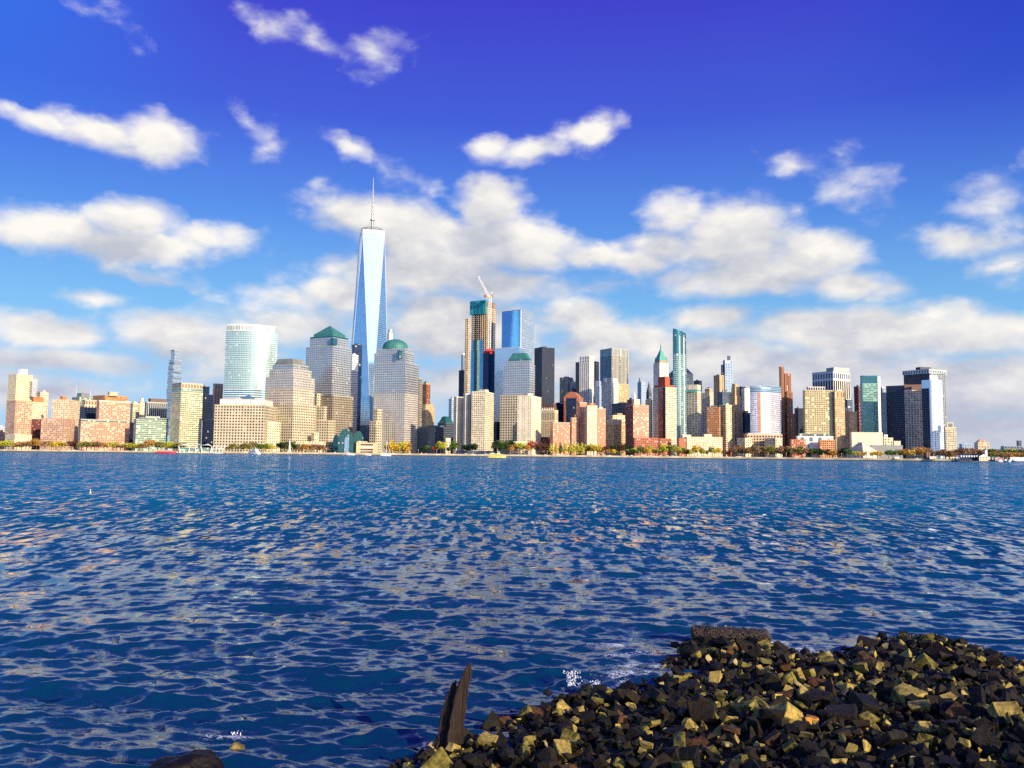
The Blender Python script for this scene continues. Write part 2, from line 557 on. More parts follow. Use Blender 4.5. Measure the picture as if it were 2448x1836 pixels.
def B(label, D, tiers, name='tower_block', cat='tower', a=None, dep=28.0, ph=True, group=None, z0=GZ, seed=None):
    """tiers: (part, style, x0, xm, x1, ytop[, opts]).  A tier stands on the one before, unless its part name starts with '+'"""
    rs = random.Random(int(D * 7 + tiers[0][2]))
    fp, zt, prev = None, z0, None
    root = None
    k = 0
    last = None
    for t in tiers:
        part, sty, x0, xm, x1, yt = t[:6]
        o = t[6] if len(t) > 6 else {}
        ground = part.startswith('+')
        part = part.lstrip('+')
        aa = o.get('a', a)
        if ground:
            zb = o.get('zb', z0)
            Dt = D + o.get('dD', 0)
        else:
            zb = zt
        if prev == (x0, xm, x1) and not ground:
            P = fp
            Dt = Dl
        else:
            if not ground:
                k += 1
                Dt = D + o.get('dD', 2.5 * (k - 1))
            P = foot(x0, xm, x1, yt, Dt, aa, o.get('dep', dep))
        xc = xm if xm is not None else (x0 + x1) / 2
        z = at(xc, yt, Dt).z
        if root is None:
            c = centroid(P)
            root = thing(name, label, cat, (c[0], c[1], z0), group)
        if sty in ST:
            mat, bay, fl = ST[sty]
        else:
            mat, bay, fl = M[sty], 5, 5
        bay = o.get('bay', bay)
        fl = o.get('fl', fl)
        mb = MB()
        top = scaled(P, o['taper']) if 'taper' in o else None
        sd = o.get('side', {})
        mb.prism(P, zb, z, bay, fl, top=top, z1s=o.get('z1s'), side={k_: 2 + n_ for n_, k_ in enumerate(sd)})
        mb.build(part, [mat, o.get('roof', ROOF)] + [ST[v_][0] for v_ in sd.values()], root)
        if not o.get('nop') and 'taper' not in o and z - zb > 6:
            pm = ring(MB(), P, z, o.get('ph', 1.3))
            pm.build('parapet', trim_mat(o.get('trim', sty)), root)
        if not ground:
            prev, fp, zt, Dl = (x0, xm, x1), P, z, Dt
        if not ground or last is None:
            last = (P, z, sty)
    if ph:
        P, z, sty = last
        cx, cy = centroid(P)
        e = Vector(P[1]) - Vector(P[0])
        L = e.length
        W = (Vector(P[3]) - Vector(P[0])).length
        rz = math.atan2(e.y, e.x)
        mb = MB()
        mb.box(cx + rs.uniform(-.08, .08) * L, cy, z, L * rs.uniform(.3, .55), W * rs.uniform(.3, .55), rs.uniform(3, 5.5), rz)
        mb.build('penthouse', trim_mat(sty) if rs.random() < .6 else M['grey'], root)
        mb = MB()
        for _ in range(rs.randint(2, 4)):
            mb.box(cx + rs.uniform(-.32, .32) * L * math.cos(rz), cy + rs.uniform(-.3, .3) * W * .5, z, rs.uniform(2, 5), rs.uniform(2, 4), rs.uniform(1.5, 3.2), rz)
        mb.build('rooftop_plant', M['lightgrey'], root)
        if rs.random() < .45:
            q = MB()
            q.tube([(cx + L * .15, cy, z), (cx + L * .15, cy, z + rs.uniform(7, 12))], .22, 5)
            q.build('antenna', M['steel'], root)
    xs = [t[2] for t in tiers if True] + [t[4] for t in tiers]
    BL.append((min(xs), max(xs), D, label))
    return root


def water_tank(root, x, y0, y1, D, w=9):
    """wooden rooftop tank with a cone lid; x centre, y0 top, y1 bottom in the photo"""
    p0, p1 = at(x, y1, D), at(x, y0, D)
    r = w * D / FPX / 2
    h = p1.z - p0.z
    legs = MB()
    for s in (-1, 1):
        for q in (-1, 1):
            legs.tube([(p0.x + s * r * .7, p0.y + q * r * .7, p0.z - 3), (p0.x + s * r * .7, p0.y + q * r * .7, p0.z + h * .3)], .2, 4)
    t = legs.build('tank_stand', M['black'], root)
    mb = MB()
    mb.tube([(p0.x, p0.y, p0.z + h * .3), (p0.x, p0.y, p0.z + h * .78)], r, 10)
    b = mb.build('water_tank', M['tank'], root)
    mb = MB()
    mb.tube([(p0.x, p0.y, p0.z + h * .78), (p0.x, p0.y, p1.z)], [r * 1.08, .1], 10)
    mb.build('tank_lid', M['brown'], b)


def mast(root, x, yb, yt, D, r=.35, name='antenna', mat='steel'):
    p, q = at(x, yb, D), at(x, yt, D)
    MB().tube([p, (p.x, p.y, q.z)], [r, r * .4], 6).build(name, M[mat], root)


def pyramid(root, name, P, z0, apex_z, mat, ridge=0.0):
    cx, cy = centroid(P)
    mb = MB()
    n = len(P)
    for i in range(n):
        j = (i + 1) % n
        mb.face([(*P[i], z0), (*P[j], z0), (cx, cy, apex_z)], None, 0)
    mb.face([(*p, z0) for p in reversed(P)])
    return mb.build(name, mat, root)
# ---------------------------------------------------------------- the skyline, left to right
# far left
b = B('tall slim cream apartment tower at the far left end of the skyline', 1440,
      [('podium', 'rosecream', 12, 36, 76, 1040), ('shaft', 'pinkgrid', 16, 38, 78, 959),
       ('upper_shaft', 'yellowcream', 20.5, 40, 78.5, 896)], a=60, ph=False)
P = foot(43, 50, 66, 884, 1452, 55)
MB().prism(P, at(50, 897, 1452).z, at(50, 882, 1452).z, 8, 9).build('penthouse', M['white'], b)
mb = MB()
for i in range(18):
    x0 = 62 + (i % 3) * 5
    z = at(66, 905 + i * 2.4, 1440).z
    p = at(68 + (i % 2) * 3, 905, 1441)
    mb.box(p.x, p.y + 18, z, 9, 5, .5, .4)
mb.build('balcony_stack', M['white'], b)

b = B('orange brick block topped by a wooden tank beside the far left tower', 1480,
      [('podium', 'darkbrick', 58, 72, 100, 1003), ('shaft', 'rosecream', 47, 73, 106, 962), ('attic', 'orange', 74, 80, 105, 950, {'dD': 8})], a=58, ph=False)
water_tank(b, 90, 936, 949, 1495, 9)
B('pale pink apartment slab behind the orange brick block', 1570, [('shaft', 'creampink', 90, 96, 116, 939)], a=68)
B('pink grid apartment block with a round tank house, second block from the far left tower', 1440,
  [('+lower_block', 'pinkgrid', 99, 160, 179, 1002, {'a': 30}), ('upper_block', 'creampink', 125, 162, 192, 957, {'dD': 6, 'a': 30}),
   ('tank_house', 'orange', 144, 150, 160, 949, {'dD': 22})], ph=False)
b = B('grey green rooftop block with two thin masts', 1680, [('shaft', 'greygreen', 172, 190, 222, 950), ('attic', 'grey', 184, 195, 214, 941)], ph=False)
mast(b, 182, 944, 921, 1700)
mast(b, 216, 946, 930, 1700)
B('dark blue glass block under a brown slotted attic', 1520,
  [('shaft', 'navy', 190, 202, 232, 975, {'bay': 6}), ('band', 'creamlow', 190, 202, 232, 968), ('attic', 'parapetslots', 197, 204, 232, 957)], ph=False)
B('wide pink brick apartment block with a cream cornice and a taller rear wing', 1440,
  [('+front_wing', 'rosebrick', 188, 194, 309, 1009, {'a': 70}), ('cornice', 'greygreen', 188, 194, 309, 1003),
   ('+rear_wing', 'rosebrick', 231, 238, 312, 962, {'dD': 30, 'a': 70}), ('+rear_cornice', 'cream', 231, 238, 312, 956.5, {'dD': 30, 'a': 70, 'zb': at(238, 962, 1470).z})], ph=False)
B('dark roofed block with orange corner piers behind the wide pink brick block', 1700,
  [('shaft', 'orangebrick', 222, 251, 306, 946), ('attic', 'creampink', 258, 262, 282, 938)], ph=False)
B('slim dark alley block right of the wide pink brick block', 1560, [('shaft', 'navy', 306, 312, 321, 1011)], ph=False)
B('yellow green glazed block between the pink brick block and the grey fins', 1600, [('shaft', 'limeglass', 312, 318, 334, 966)])
B('narrow cream block with a stepped top beside the yellow green block', 1640, [('shaft', 'rosecream', 331, 335, 346, 962), ('attic', 'cream', 335, 338, 343, 953)], ph=False)
B('dark office block with tall pale vertical fins under a brown roof box', 1560,
  [('shaft', 'stripes', 346, 351, 400, 962, {'bay': 3.6}), ('attic', 'brown', 355, 360, 398, 954, {'dD': 6})], a=70, ph=False)
B('low green glass office block behind the left park', 1450, [('shaft', 'greenstrip', 320, 326, 402, 1003, ), ('attic', 'greygreen', 328, 333, 402, 998)], a=72)
# leaning stack of glass boxes
b = thing('glass_tower', 'slim pale glass tower of jutting stacked boxes behind the green apartment tower', 'tower', (*colx(415, 870, 2150), GZ))
rs = random.Random(4)
y = 1040.0
yt = 836.0
lev = []
while y > yt:
    h = 6.5 if y > 900 else 7.5
    lev.append((y, max(y - h, yt)))
    y -= h
for i, (ya, yb_) in enumerate(lev):
    fr = (1040 - ya) / 204
    x0, x1 = 399 + 6 * fr + rs.uniform(-1.3, 1.3), 433 + rs.uniform(-1.1, 1.1)
    if fr > .86:
        x0, x1 = 408 + rs.uniform(-1, 1), 431
    if .6 < fr < .82 and i % 2:
        x1 += 4
    P = foot(x0, x0 + (x1 - x0) * .38, x1, 860, 2150 + rs.uniform(-2, 2), 50)
    za, zb_ = at(415, ya, 2150).z, at(415, yb_, 2150).z
    MB().prism(P, za, zb_ - .9, 3.4, 3.8).build('glass_box', [ST['greyblue'][0], ROOF], b)
    MB().prism(scaled(P, 1.06), zb_ - .9, zb_ - .02, 3.4, 3.8, roof=0, floor=True).build('floor_slab', M['lightgrey'], b)
B('green and yellow glazed apartment tower behind the ferry terminal', 1450,
  [('shaft', 'limeglass', 410, 433, 485, 938, {'a': 60}), ('upper_band', 'greenstrip', 410, 433, 485, 928),
   ('crown', 'parapetslots', 412, 434, 484, 916, {'fl': 12})], ph=False)
b = B('dark blue glass tower with a stepped right shoulder', 1640,
      [('shaft', 'navy', 484, 490, 513, 1004), ('mid_shaft', 'navy', 482, 490, 510, 944), ('top_shaft', 'navy', 482, 490, 501, 925)], a=62)
B('peach slab tower with vertical slots behind the lattice office block', 1760, [('shaft', 'peach', 509, 513, 533, 932), ('crown', 'parapetslots', 509, 513, 533, 918)], a=70, ph=False)

# curved glass tower
b = thing('glass_tower', 'big bowed green white glass tower rising behind the lattice office block', 'tower', (*colx(600, 860, 1660), GZ))


def bowed(x0, x1, y, D, bulge, dep, n=14, skew=0.0):
    A, C = colx(x0, y, D), colx(x1, y, D + skew)
    los = ((A + C) / 2).normalized()
    pts = []
    for i in range(n + 1):
        t = i / n
        pts.append(tuple(A.lerp(C, t) - los * bulge * (1 - (2 * t - 1) ** 2)))
    pts.append(tuple(C + los * dep))
    pts.append(tuple(A + los * dep))
    return pts


P = bowed(536, 661, 900, 1660, 15, 26, skew=24)
z = at(600, 930, 1650).z
MB().prism(P, GZ, z, 3.2, 4.2, smoothu=True).build('lower_shaft', [ST['cyandark'][0], ROOF], b)  # darker lower glass stands in for the low block mirrored in it
z2 = at(600, 790, 1650).z
MB().prism(P, z, z2, 3.2, 4.2, smoothu=True).build('shaft', [ST['cyanglass'][0], ROOF], b)
P2 = bowed(541, 658, 800, 1662, 14.5, 24, skew=24)
z3 = at(600, 775, 1650).z
MB().prism(P2, z2, z3, 3.2, 14, smoothu=True).build('crown', [facade('facade_crown_louvre', (.7, .72, .68), (.3, .34, .34), .5, .7, gm=.5), ROOF], b)
ring(MB(), P2, z3, 1.2).build('parapet', M['white'], b)
q = at(600, 952, 1640)
for k in range(9):
    zz = z - k * 4.2 * 1.02
    MB().prism(scaled(P, 1.006), zz - 1.0, zz - .1, 40, 40, roof=0, floor=True).build('floor_band', M['white'], b)
BL.append((533, 663, 1660, b['label']))

# lattice office block
b = B('low beige office block with a square window lattice beside the ferry terminal', 1425,
      [('shaft', 'beige', 513.5, 632, 663, 970, {'a': 17}), ('attic', 'slotwhite', 526, 630, 653, 956, {'dD': 6, 'a': 17}),
       ('+lower_wing', 'creamlow', 631, 640, 671, 1010, {'dD': 14, 'a': 50})], ph=False)
mast(b, 573, 956, 942, 1460)
MB().box(*at(572, 958, 1460), 10, 6, 3.5, .2).build('penthouse', M['white'], b)

# stepped office towers
b = B('stepped beige office tower with a grey green flat pyramid crown', 1480,
      [('base_block', 'beige', 634, 701, 756, 967, {'a': 40}), ('shaft', 'beige2', 634, 701, 752, 930, {'dD': 0, 'a': 40}),
       ('upper_shaft', 'beige3', 634, 701, 752, 901, {'dD': 0}), ('upper_tier', 'beige3', 645, 701, 745, 883, {'dD': 6, 'a': 40}),
       ('top_tier', 'mirror', 652, 701, 738, 872, {'dD': 10, 'a': 40}),
       ('crown', 'greycrown', 655, 701, 733, 856, {'dD': 12, 'a': 40, 'taper': .78, 'roof': M['greycrown']}),
       ('+low_wing', 'creamlow', 745, 752, 762, 1036, {'dD': 20})], ph=False)
b = B('tall mirrored office tower with a green copper pyramid', 1560,
      [('+left_wing', 'beige', 752, 758, 770, 942, {'dD': 6, 'a': 50}), ('+front_wing', 'beige', 752, 775, 782, 973, {'dD': -14, 'a': 30}),
       ('+low_wing', 'beige', 752, 786, 802, 1006, {'dD': -26, 'a': 30}),
       ('base_block', 'mirrordark', 732, 796, 845, 946, {'a': 40}), ('shaft', 'mirror', 732, 796, 841, 828, {'a': 40, 'dD': 0}),
       ('upper_tier', 'mirror', 741, 796, 833, 808, {'dD': 5, 'a': 40}), ('copper_band', 'tealglass', 742, 796, 832, 802, {'dD': 5.5, 'a': 40})], ph=False)
P = foot(750, 796, 826, 802, 1572, 40)
z = at(796, 802, 1566).z
MB().prism(P, z, z + 5, 5, 5).build('roof_drum', M['copper'], b)
pyramid(b, 'pyramid_roof', P, z + 5, at(788, 777, 1590).z, M['copper'])
P = foot(790, 797, 807, 812, 1558, 45)
MB().prism(P, at(797, 824, 1560).z, at(797, 808, 1560).z, 4, 4).build('corner_bay', [ST['tealglass'][0], ROOF], b)
B('narrow bright white banded tower left of the tallest tower', 1640, [('shaft', 'whiteband', 838, 842, 857, 850)], a=66)
B('navy block standing in for a dark reflection at the left foot of the tallest tower', 1672, [('shaft', 'navy', 842, 846, 866, 825)], a=66)  # added block in place of a dark reflection in the tall tower's glass

# tallest tower
D1 = 1740
c = at(889.5, 560, D1)
b = thing('skyscraper', 'tallest tapering glass skyscraper with chamfered triangle faces and a thin spire', 'skyscraper', (c.x, c.y, GZ))
los = Vector((c.x, c.y)).normalized()
rr = Vector((los.y, -los.x))
HB, rot = 43.0, R(8.0)


def pol(rad, ang):      # ang measured from towards the camera, positive to the right
    d = -los * math.cos(ang) + rr * math.sin(ang)
    return (c.x + d.x * rad, c.y + d.y * rad)


base = [pol(43.5, rot + k * math.pi / 2) for k in range(4)]      # counter-clockwise from the near corner
topc = [pol(31.3, rot + math.pi / 4 + k * math.pi / 2) for k in range(4)]
zb, zt = GZ + 55, at(889.5, 564, D1).z
MB().prism(base, GZ, zb, 3, 4).build('base_block', [ST['steel'][0], ROOF], b)
NF = 90


def tri(name, A, Bp, Cp, mat):
    """facade triangle; uv in bays (3 m) and floors (4 m)"""
    mb = MB()
    A, Bp, Cp = Vector(A), Vector(Bp), Vector(Cp)
    ed = (Vector((Bp.x, Bp.y, 0)) - Vector((A.x, A.y, 0)))
    if ed.length < 1:
        ed = Vector((Cp.x - A.x, Cp.y - A.y, 0))
    ed.normalize()
    uv = [((p - A).dot(ed) / 3.0 + 40, (p.z - zb) / 4.0) for p in (A, Bp, Cp)]
    mb.face([A, Bp, Cp], uv)
    return mb.build(name, mat, b)


gl1 = facade('facade_tall_tower', (.34, .48, .64), (.38, .62, .88), .95, .86, gm=.96, gr=.13, blind=0.0, jit=.0015, gvar=.06)
for k in range(4):
    # inverted triangle: foot at a base corner, top edge between two roof corners
    tri('inverted_face', (*base[k], zb), (*topc[k], zt), (*topc[k - 1], zt), gl1)
    tri('upright_face', (*base[k], zb), (*base[(k + 1) % 4], zb), (*topc[k], zt), gl1)
for k in range(4):
    e = MB()
    e.tube([(*base[k], zb), (*topc[k], zt)], .55, 4)
    e.tube([(*base[(k + 1) % 4], zb), (*topc[k], zt)], .55, 4)
    e.build('corner_edge', M['lightgrey'], b)
MB().prism(topc, zt, zt + 7, 3, 9).build('parapet', [ST['slotwhite'][0], ROOF], b)
mb = MB()
n = 28
for k in range(n):
    a0 = 2 * math.pi * k / n
    a1 = 2 * math.pi * (k + 1) / n
    for zz in (zt + 10, zt + 13.2):
        p, q = pol(21.5, a0), pol(21.5, a1)
        mb.tube([(*p, zz), (*q, zz)], .6, 4, cap=False)
    mb.tube([(*pol(21.5, a0), zt + 10), (*pol(21.5, a1), zt + 13.2)], .25, 4, cap=False)
    if k % 4 == 0:
        mb.tube([(*pol(21.5, a0), zt + 6.5), (*pol(21.5, a0), zt + 13)], .4, 4)
mb.build('antenna_ring', M['grey'], b)
ztip = at(889.5, 424, D1).z
sp = MB()
hh = ztip - zt
prof = [(0.03, 3.6), (.16, 2.4), (.2, 1.9), (.40, 1.5), (.62, 1.1), (.8, .8), (.97, .5), (1.0, .1)]
sp.tube([(c.x, c.y, zt + 7 + (hh - 7) * t) for t, _ in prof], [w for _, w in prof], 8)
spire = sp.build('spire', M['grey'], b)
rg = MB()
for t, w in ((.26, 4.6), (.27, 4.2), (.36, 2.9), (.43, 2.5), (.5, 2.6), (.58, 2.2), (.66, 2.0), (.74, 1.6)):
    zz = zt + hh * t
    rg.tube([(c.x, c.y, zz), (c.x, c.y, zz + 1.6)], w, 10)
rg.build('spire_ring', M['steel'], spire)
wr = MB()
for k in range(8):
    wr.tube([(*pol(20, k * math.pi / 4 + .2), zt + 7), (c.x, c.y, zt + hh * .27)], .14, 4, cap=False)
wr.build('guy_wire', M['steel'], spire)
BL.append((838, 941, D1, b['label']))
B('slim cream tower top showing between the tallest tower and the dome', 1960, [('shaft', 'white', 926, 930, 939, 797), ('crown', 'cream', 929, 932, 937, 788)], a=60, ph=False)

# domed tower
b = B('mirrored office tower under a green copper dome', 1540,
      [('+low_wing', 'beige', 884, 899, 912, 1008, {'dD': -24, 'a': 40}), ('+left_wing', 'beige', 893, 902, 914, 980, {'dD': -10, 'a': 40}),
       ('base_block', 'beige3', 894, 968, 1000, 942, {'a': 30}), ('shaft', 'mirror', 894, 968, 1000, 868, {'a': 30}),
       ('mid_tier', 'mirror', 895, 968, 990, 843, {'a': 30, 'dD': 3}), ('upper_tier', 'mirror', 904, 968, 985, 834, {'a': 30, 'dD': 6}),
       ], ph=False)
P = foot(904, 968, 985, 834, 1546, 30)
zc = at(945, 831, 1575).z
cc = colx(945, 831, 1580)
rad = 30.0 * 1580 / FPX
mb = MB()
mb.tube([(cc.x, cc.y, zc - 5), (cc.x, cc.y, zc + .5)], rad * 1.02, 32)
mb.build('dome_drum', M['copper'], b)
hd = at(945, 812, 1580).z - zc
dm = MB()
rings = 8
seg = 32
for i in range(rings):
    a0, a1 = math.pi / 2 * i / rings, math.pi / 2 * (i + 1) / rings
    for k in range(seg):
        t0, t1 = 2 * math.pi * k / seg, 2 * math.pi * (k + 1) / seg
        f_ = lambda a, t: (cc.x + rad * math.cos(a) * math.cos(t), cc.y + rad * math.cos(a) * math.sin(t), zc + .5 + hd * math.sin(a))
        dm.face([f_(a0, t0), f_(a0, t1), f_(a1, t1), f_(a1, t0)])
dm.build('dome', M['copper'], b, smooth=False)
MB().prism(foot(950, 955, 968, 843, 1538, 40), at(955, 856, 1540).z, at(955, 838, 1540).z, 4, 4).build('corner_bay', [ST['tealglass'][0], ROOF], b)
B('grey stepped slab just right of the domed tower', 1660, [('shaft', 'mirrordark', 990, 1003, 1010, 906)], a=30)
b = B('brown art deco tower with a small pointed crown', 1800,
      [('lower_block', 'tan', 1008, 1017, 1039, 976), ('mid_shaft', 'tan', 1009, 1018, 1036, 968), ('shaft', 'brownslot', 1010, 1019, 1029, 920),
       ('crown', 'tan', 1012, 1019, 1027, 914)], a=45, ph=False)
P = foot(1013, 1019, 1026, 914, 1806, 45)
pyramid(b, 'crown_roof', P, at(1019, 914, 1806).z, at(1019, 908, 1806).z, M['patina'])
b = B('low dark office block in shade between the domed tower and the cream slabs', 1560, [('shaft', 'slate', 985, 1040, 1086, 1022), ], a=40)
b = B('low block under a dark green faceted mansard roof', 1620, [('shaft', 'slate', 1046, 1066, 1086, 1012)], ph=False)
P = foot(1047, 1066, 1085, 1010, 1622)
MB().prism(P, at(1066, 1012, 1622).z, at(1066, 995, 1622).z, 5, 5, top=scaled(P, .45), roof=0).build('mansard_roof', M['copperdark'], b)

# tower under construction
D3 = 1860
b = B('glass and concrete skyscraper still under construction with teal netting on top', D3,
      [('glazed_shaft', 'blueglass', 1126, 1163, 1184, 838, {'a': 32})], ph=False, name='unfinished_skyscraper')
P = foot(1126, 1163, 1184, 838, D3, 32)
zg = at(1163, 838, D3).z
ztop = at(1163, 722, D3).z
MB().prism(scaled(P, .8), zg, ztop, 3, 4).build('core_wall', [facade('facade_core', (.3, .18, .1), (.03, .02, .02), .6, .7, blind=.2, blindc=(.5, .35, .2)), ROOF], b)
nfl = int((ztop - zg) / 4.3)
colm = MB()
for i in range(nfl + 1):
    zz = zg + i * (ztop - zg) / nfl
    MB().prism(P, zz + .2, zz + 1.5, 90, 90, roof=0, floor=True).build('floor_slab', M['rust'] if i > nfl - 3 else M['concrete'], b)
for i in range(4):
    A, Bq = Vector(P[i]), Vector(P[(i + 1) % 4])
    for k in range(7):
        q = A.lerp(Bq, (k + .1) / 7)
        q = q.lerp(Vector(centroid(P)), .03)
        MB().box(q.x, q.y, zg, 1.2, 1.2, ztop - zg).build('column', M['concrete'], b)
zn = at(1163, 750, D3).z
Pn = foot(1123.5, 1161, 1166, 720, D3 - 1, 32)
MB().prism(Pn, zn, at(1163, 717, D3).z, 5, 5, roof=0, floor=True).build('safety_net', M['net'], b)
# glazed panel climbing the left face
zp = at(1140, 811, D3).z
A, Bq = Vector(P[3]), Vector(P[0])
q0, q1 = A.lerp(Bq, .08), A.lerp(Bq, .78)
nrm = Vector((q0.y - q1.y, q1.x - q0.x)).normalized()
if nrm.dot(Vector(P[0])) > 0:
    nrm = -nrm
Pp = [tuple(q0 + nrm * .9), tuple(q1 + nrm * .9), tuple(q1 + nrm * .1), tuple(q0 + nrm * .1)]
MB().prism(Pp, zg, zp, 3, 4.1).build('glass_panel', [ST['blueglass'][0], ROOF], b)
Ps = foot(1112, 1120, 1125, 762, D3 - 4, 30)
MB().prism(Ps, GZ, at(1120, 762, D3).z, 4, 4).build('hoist_shaft', [facade('facade_hoist', (.7, .56, .36), (.08, .05, .04), .55, .6, blind=.1), ROOF], b)
Pr = foot(1155, 1168, 1186, 846, D3 - 14, 45)
MB().prism(Pr, GZ, at(1168, 846, D3).z, 3, 4).build('lower_bay', [ST['navy'][0], ROOF], b)
ring(MB(), Pr, at(1168, 846, D3).z, 6).build('red_hoarding', M['red'], b)
# crane
cp = at(1171.5, 712, D3 - 22)
z_lo = at(1171.5, 838, D3 - 22).z
b = thing('tower_crane', 'white tower crane with a raised jib on the unfinished skyscraper', 'crane', (cp.x, cp.y, z_lo))


def lattice(mb, p, q, w, step, rad=.28):
    p, q = Vector(p), Vector(q)
    d = (q - p).normalized()
    e1 = d.cross(Vector((0, 1, 0) if abs(d.y) < .9 else (1, 0, 0))).normalized()
    e2 = d.cross(e1).normalized()
    cs = [e1 * w / 2 + e2 * w / 2, e1 * w / 2 - e2 * w / 2, -e1 * w / 2 - e2 * w / 2, -e1 * w / 2 + e2 * w / 2]
    for k in cs:
        mb.tube([p + k, q + k], rad, 4)
    n = max(2, int((q - p).length / step))
    for i in range(n):
        a, c_ = p.lerp(q, i / n), p.lerp(q, (i + 1) / n)
        for k in range(4):
            mb.tube([a + cs[k], c_ + cs[(k + 1) % 4]], rad * .7, 4, cap=False)
    return mb


lattice(MB(), (cp.x, cp.y, z_lo), (cp.x, cp.y, cp.z), 4.6, 5.0, .75).build('mast', M['white'], b)
MB().box(cp.x, cp.y, z_lo - 2, 13, 9, 5).build('base_collar', M['red'], b)
MB().box(cp.x, cp.y, cp.z, 8, 6, 4).build('slewing_platform', M['yellow'], b)
MB().box(cp.x - 3, cp.y - 4, cp.z + 1, 3.4, 3, 3.4).build('cab', M['white'], b)
MB().box(cp.x + 4, cp.y, cp.z + 2, 4, 4, 6).build('counterweight', M['grey'], b)
j0 = at(1164, 704, D3 - 22)
j1 = at(1143, 660, D3 - 22)
lattice(MB(), (cp.x - 3, cp.y, cp.z + 3), j1, 3.2, 5, .5).build('jib', M['white'], b)
MB().tube([(cp.x + 1, cp.y, cp.z + 3), (cp.x + 4, cp.y, cp.z + 14)], .6, 5).build('a_frame', M['white'], b)
MB().tube([(cp.x + 4, cp.y, cp.z + 14), j1], .2, 4).build('jib_cable', M['steel'], b)
MB().box(j0.x - 4, j0.y, j0.z - 6, 5, 4, 5).build('winch_box', M['red'], b)

B('dark navy block left of the unfinished skyscraper', 1930, [('shaft', 'black', 1097, 1106, 1113, 886.5)])
B('slim blue glass block peeping out left of the unfinished skyscraper', 2040, [('shaft', 'steel', 1103, 1106, 1116, 848)])
b = B('blue mirror glass skyscraper with a sharp vertical edge and flat roof', 1800,
      [('+lower_shaft', 'paleglass', 1183, 1241, 1262, 831, {'dD': -12, 'a': 26}),
       ('+shaft', 'blueglass', 1200, 1245.5, 1277, 741, {'a': 36, 'bay': 3, 'side': {0: 'greyblue'}})], ph=False)  # right face in greyer glass stands in for the sunlit clouds it reflects
P = foot(1200, 1245.5, 1277, 741, 1800, 36)
ring(MB(), P, at(1245.5, 741, 1800).z, 1.2).build('parapet', M['lightgrey'], b)
z = at(1245.5, 741, 1800).z
MB().tube([(*P[0], GZ), (*P[0], z)], .9, 6).build('corner_edge', M['white'], b)

# cream slabs by the water
B('pale grey slab left of the cream slab pair', 1640, [('shaft', 'bluewhite', 1073, 1080, 1088, 955)])
B('cream concrete apartment slab standing taller by the water', 1425,
  [('+left_wing', 'creamblank', 1085, 1092, 1110, 950, {'dD': 34, 'a': 60}), ('+middle_wing', 'cream', 1108, 1113, 1128, 943, {'dD': 18, 'a': 60}),
   ('shaft', 'creambay', 1128, 1160, 1181, 937, {'a': 18}), ('attic', 'cream', 1146, 1160, 1168, 931)], ph=False)
B('small white gabled house block left of the taller cream slab', 1400, [('shaft', 'creamlow', 1063, 1066, 1077, 1049)], a=60, ph=False)
b = B('beige office tower with a truncated green copper roof', 1560,
      [('base_block', 'beige', 1196, 1262, 1278, 945, {'a': 24}), ('shaft', 'mirror', 1204, 1266, 1279, 872, {'a': 24, 'dD': 4}),
       ('upper_tier', 'mirror', 1208, 1266, 1277, 863, {'a': 24, 'dD': 6}), ('top_tier', 'tealglass', 1215, 1264, 1271, 858, {'a': 24, 'dD': 10})], ph=False)
P = foot(1216, 1262, 1270, 858, 1572, 24)
z = at(1262, 858, 1572).z
MB().prism(P, z, at(1245, 844, 1580).z, 5, 5, top=scaled(P, .66), roof=0).build('mansard_roof', M['copper'], b)
B('tall black steel tower with faint lit floors', 1700, [('shaft', 'black', 1277.5, 1296, 1326, 831, {'a': 56})], a=56)
B('cream concrete apartment slab of two stepped wings, right of the green roofed office tower', 1420,
  [('shaft', 'cream', 1237, 1271, 1294, 947, {'a': 18}), ('attic', 'creamblank', 1250, 1262, 1274, 941)], ph=False)
b = B('cream gothic tower under a steep brown tiled roof', 1500,
      [('lower_block', 'gothic', 1294, 1326, 1334, 1008, {'a': 30, 'fl': 3.3}), ('arcade_storey', 'gothic', 1294, 1326, 1334, 982, {'fl': 18})], ph=False)
P = foot(1295, 1325, 1333, 980, 1504, 30)
z = at(1325, 982, 1502).z
MB().prism(P, z, at(1325, 964, 1504).z, 5, 5, top=scaled(P, .74), roof=0).build('mansard_roof', M['darkroof'], b)
for k in range(7):
    q = Vector(P[3]).lerp(Vector(P[0]), (k + .5) / 7)
    pyramid(b, 'gable', [(q.x - 2, q.y - 1), (q.x + 2, q.y - 1), (q.x + 2, q.y + 3), (q.x - 2, q.y + 3)], z, z + 7, M['stone'])
B('grey glass tower right of the black steel tower', 1800, [('shaft', 'slate', 1338, 1356, 1370, 903)])
B('small blue glass block beside the grey glass tower', 1760, [('shaft', 'navy', 1363, 1368, 1377, 913)])
B('low navy block behind the gothic tower', 1640, [('shaft', 'navy', 1322, 1330, 1352, 966)])
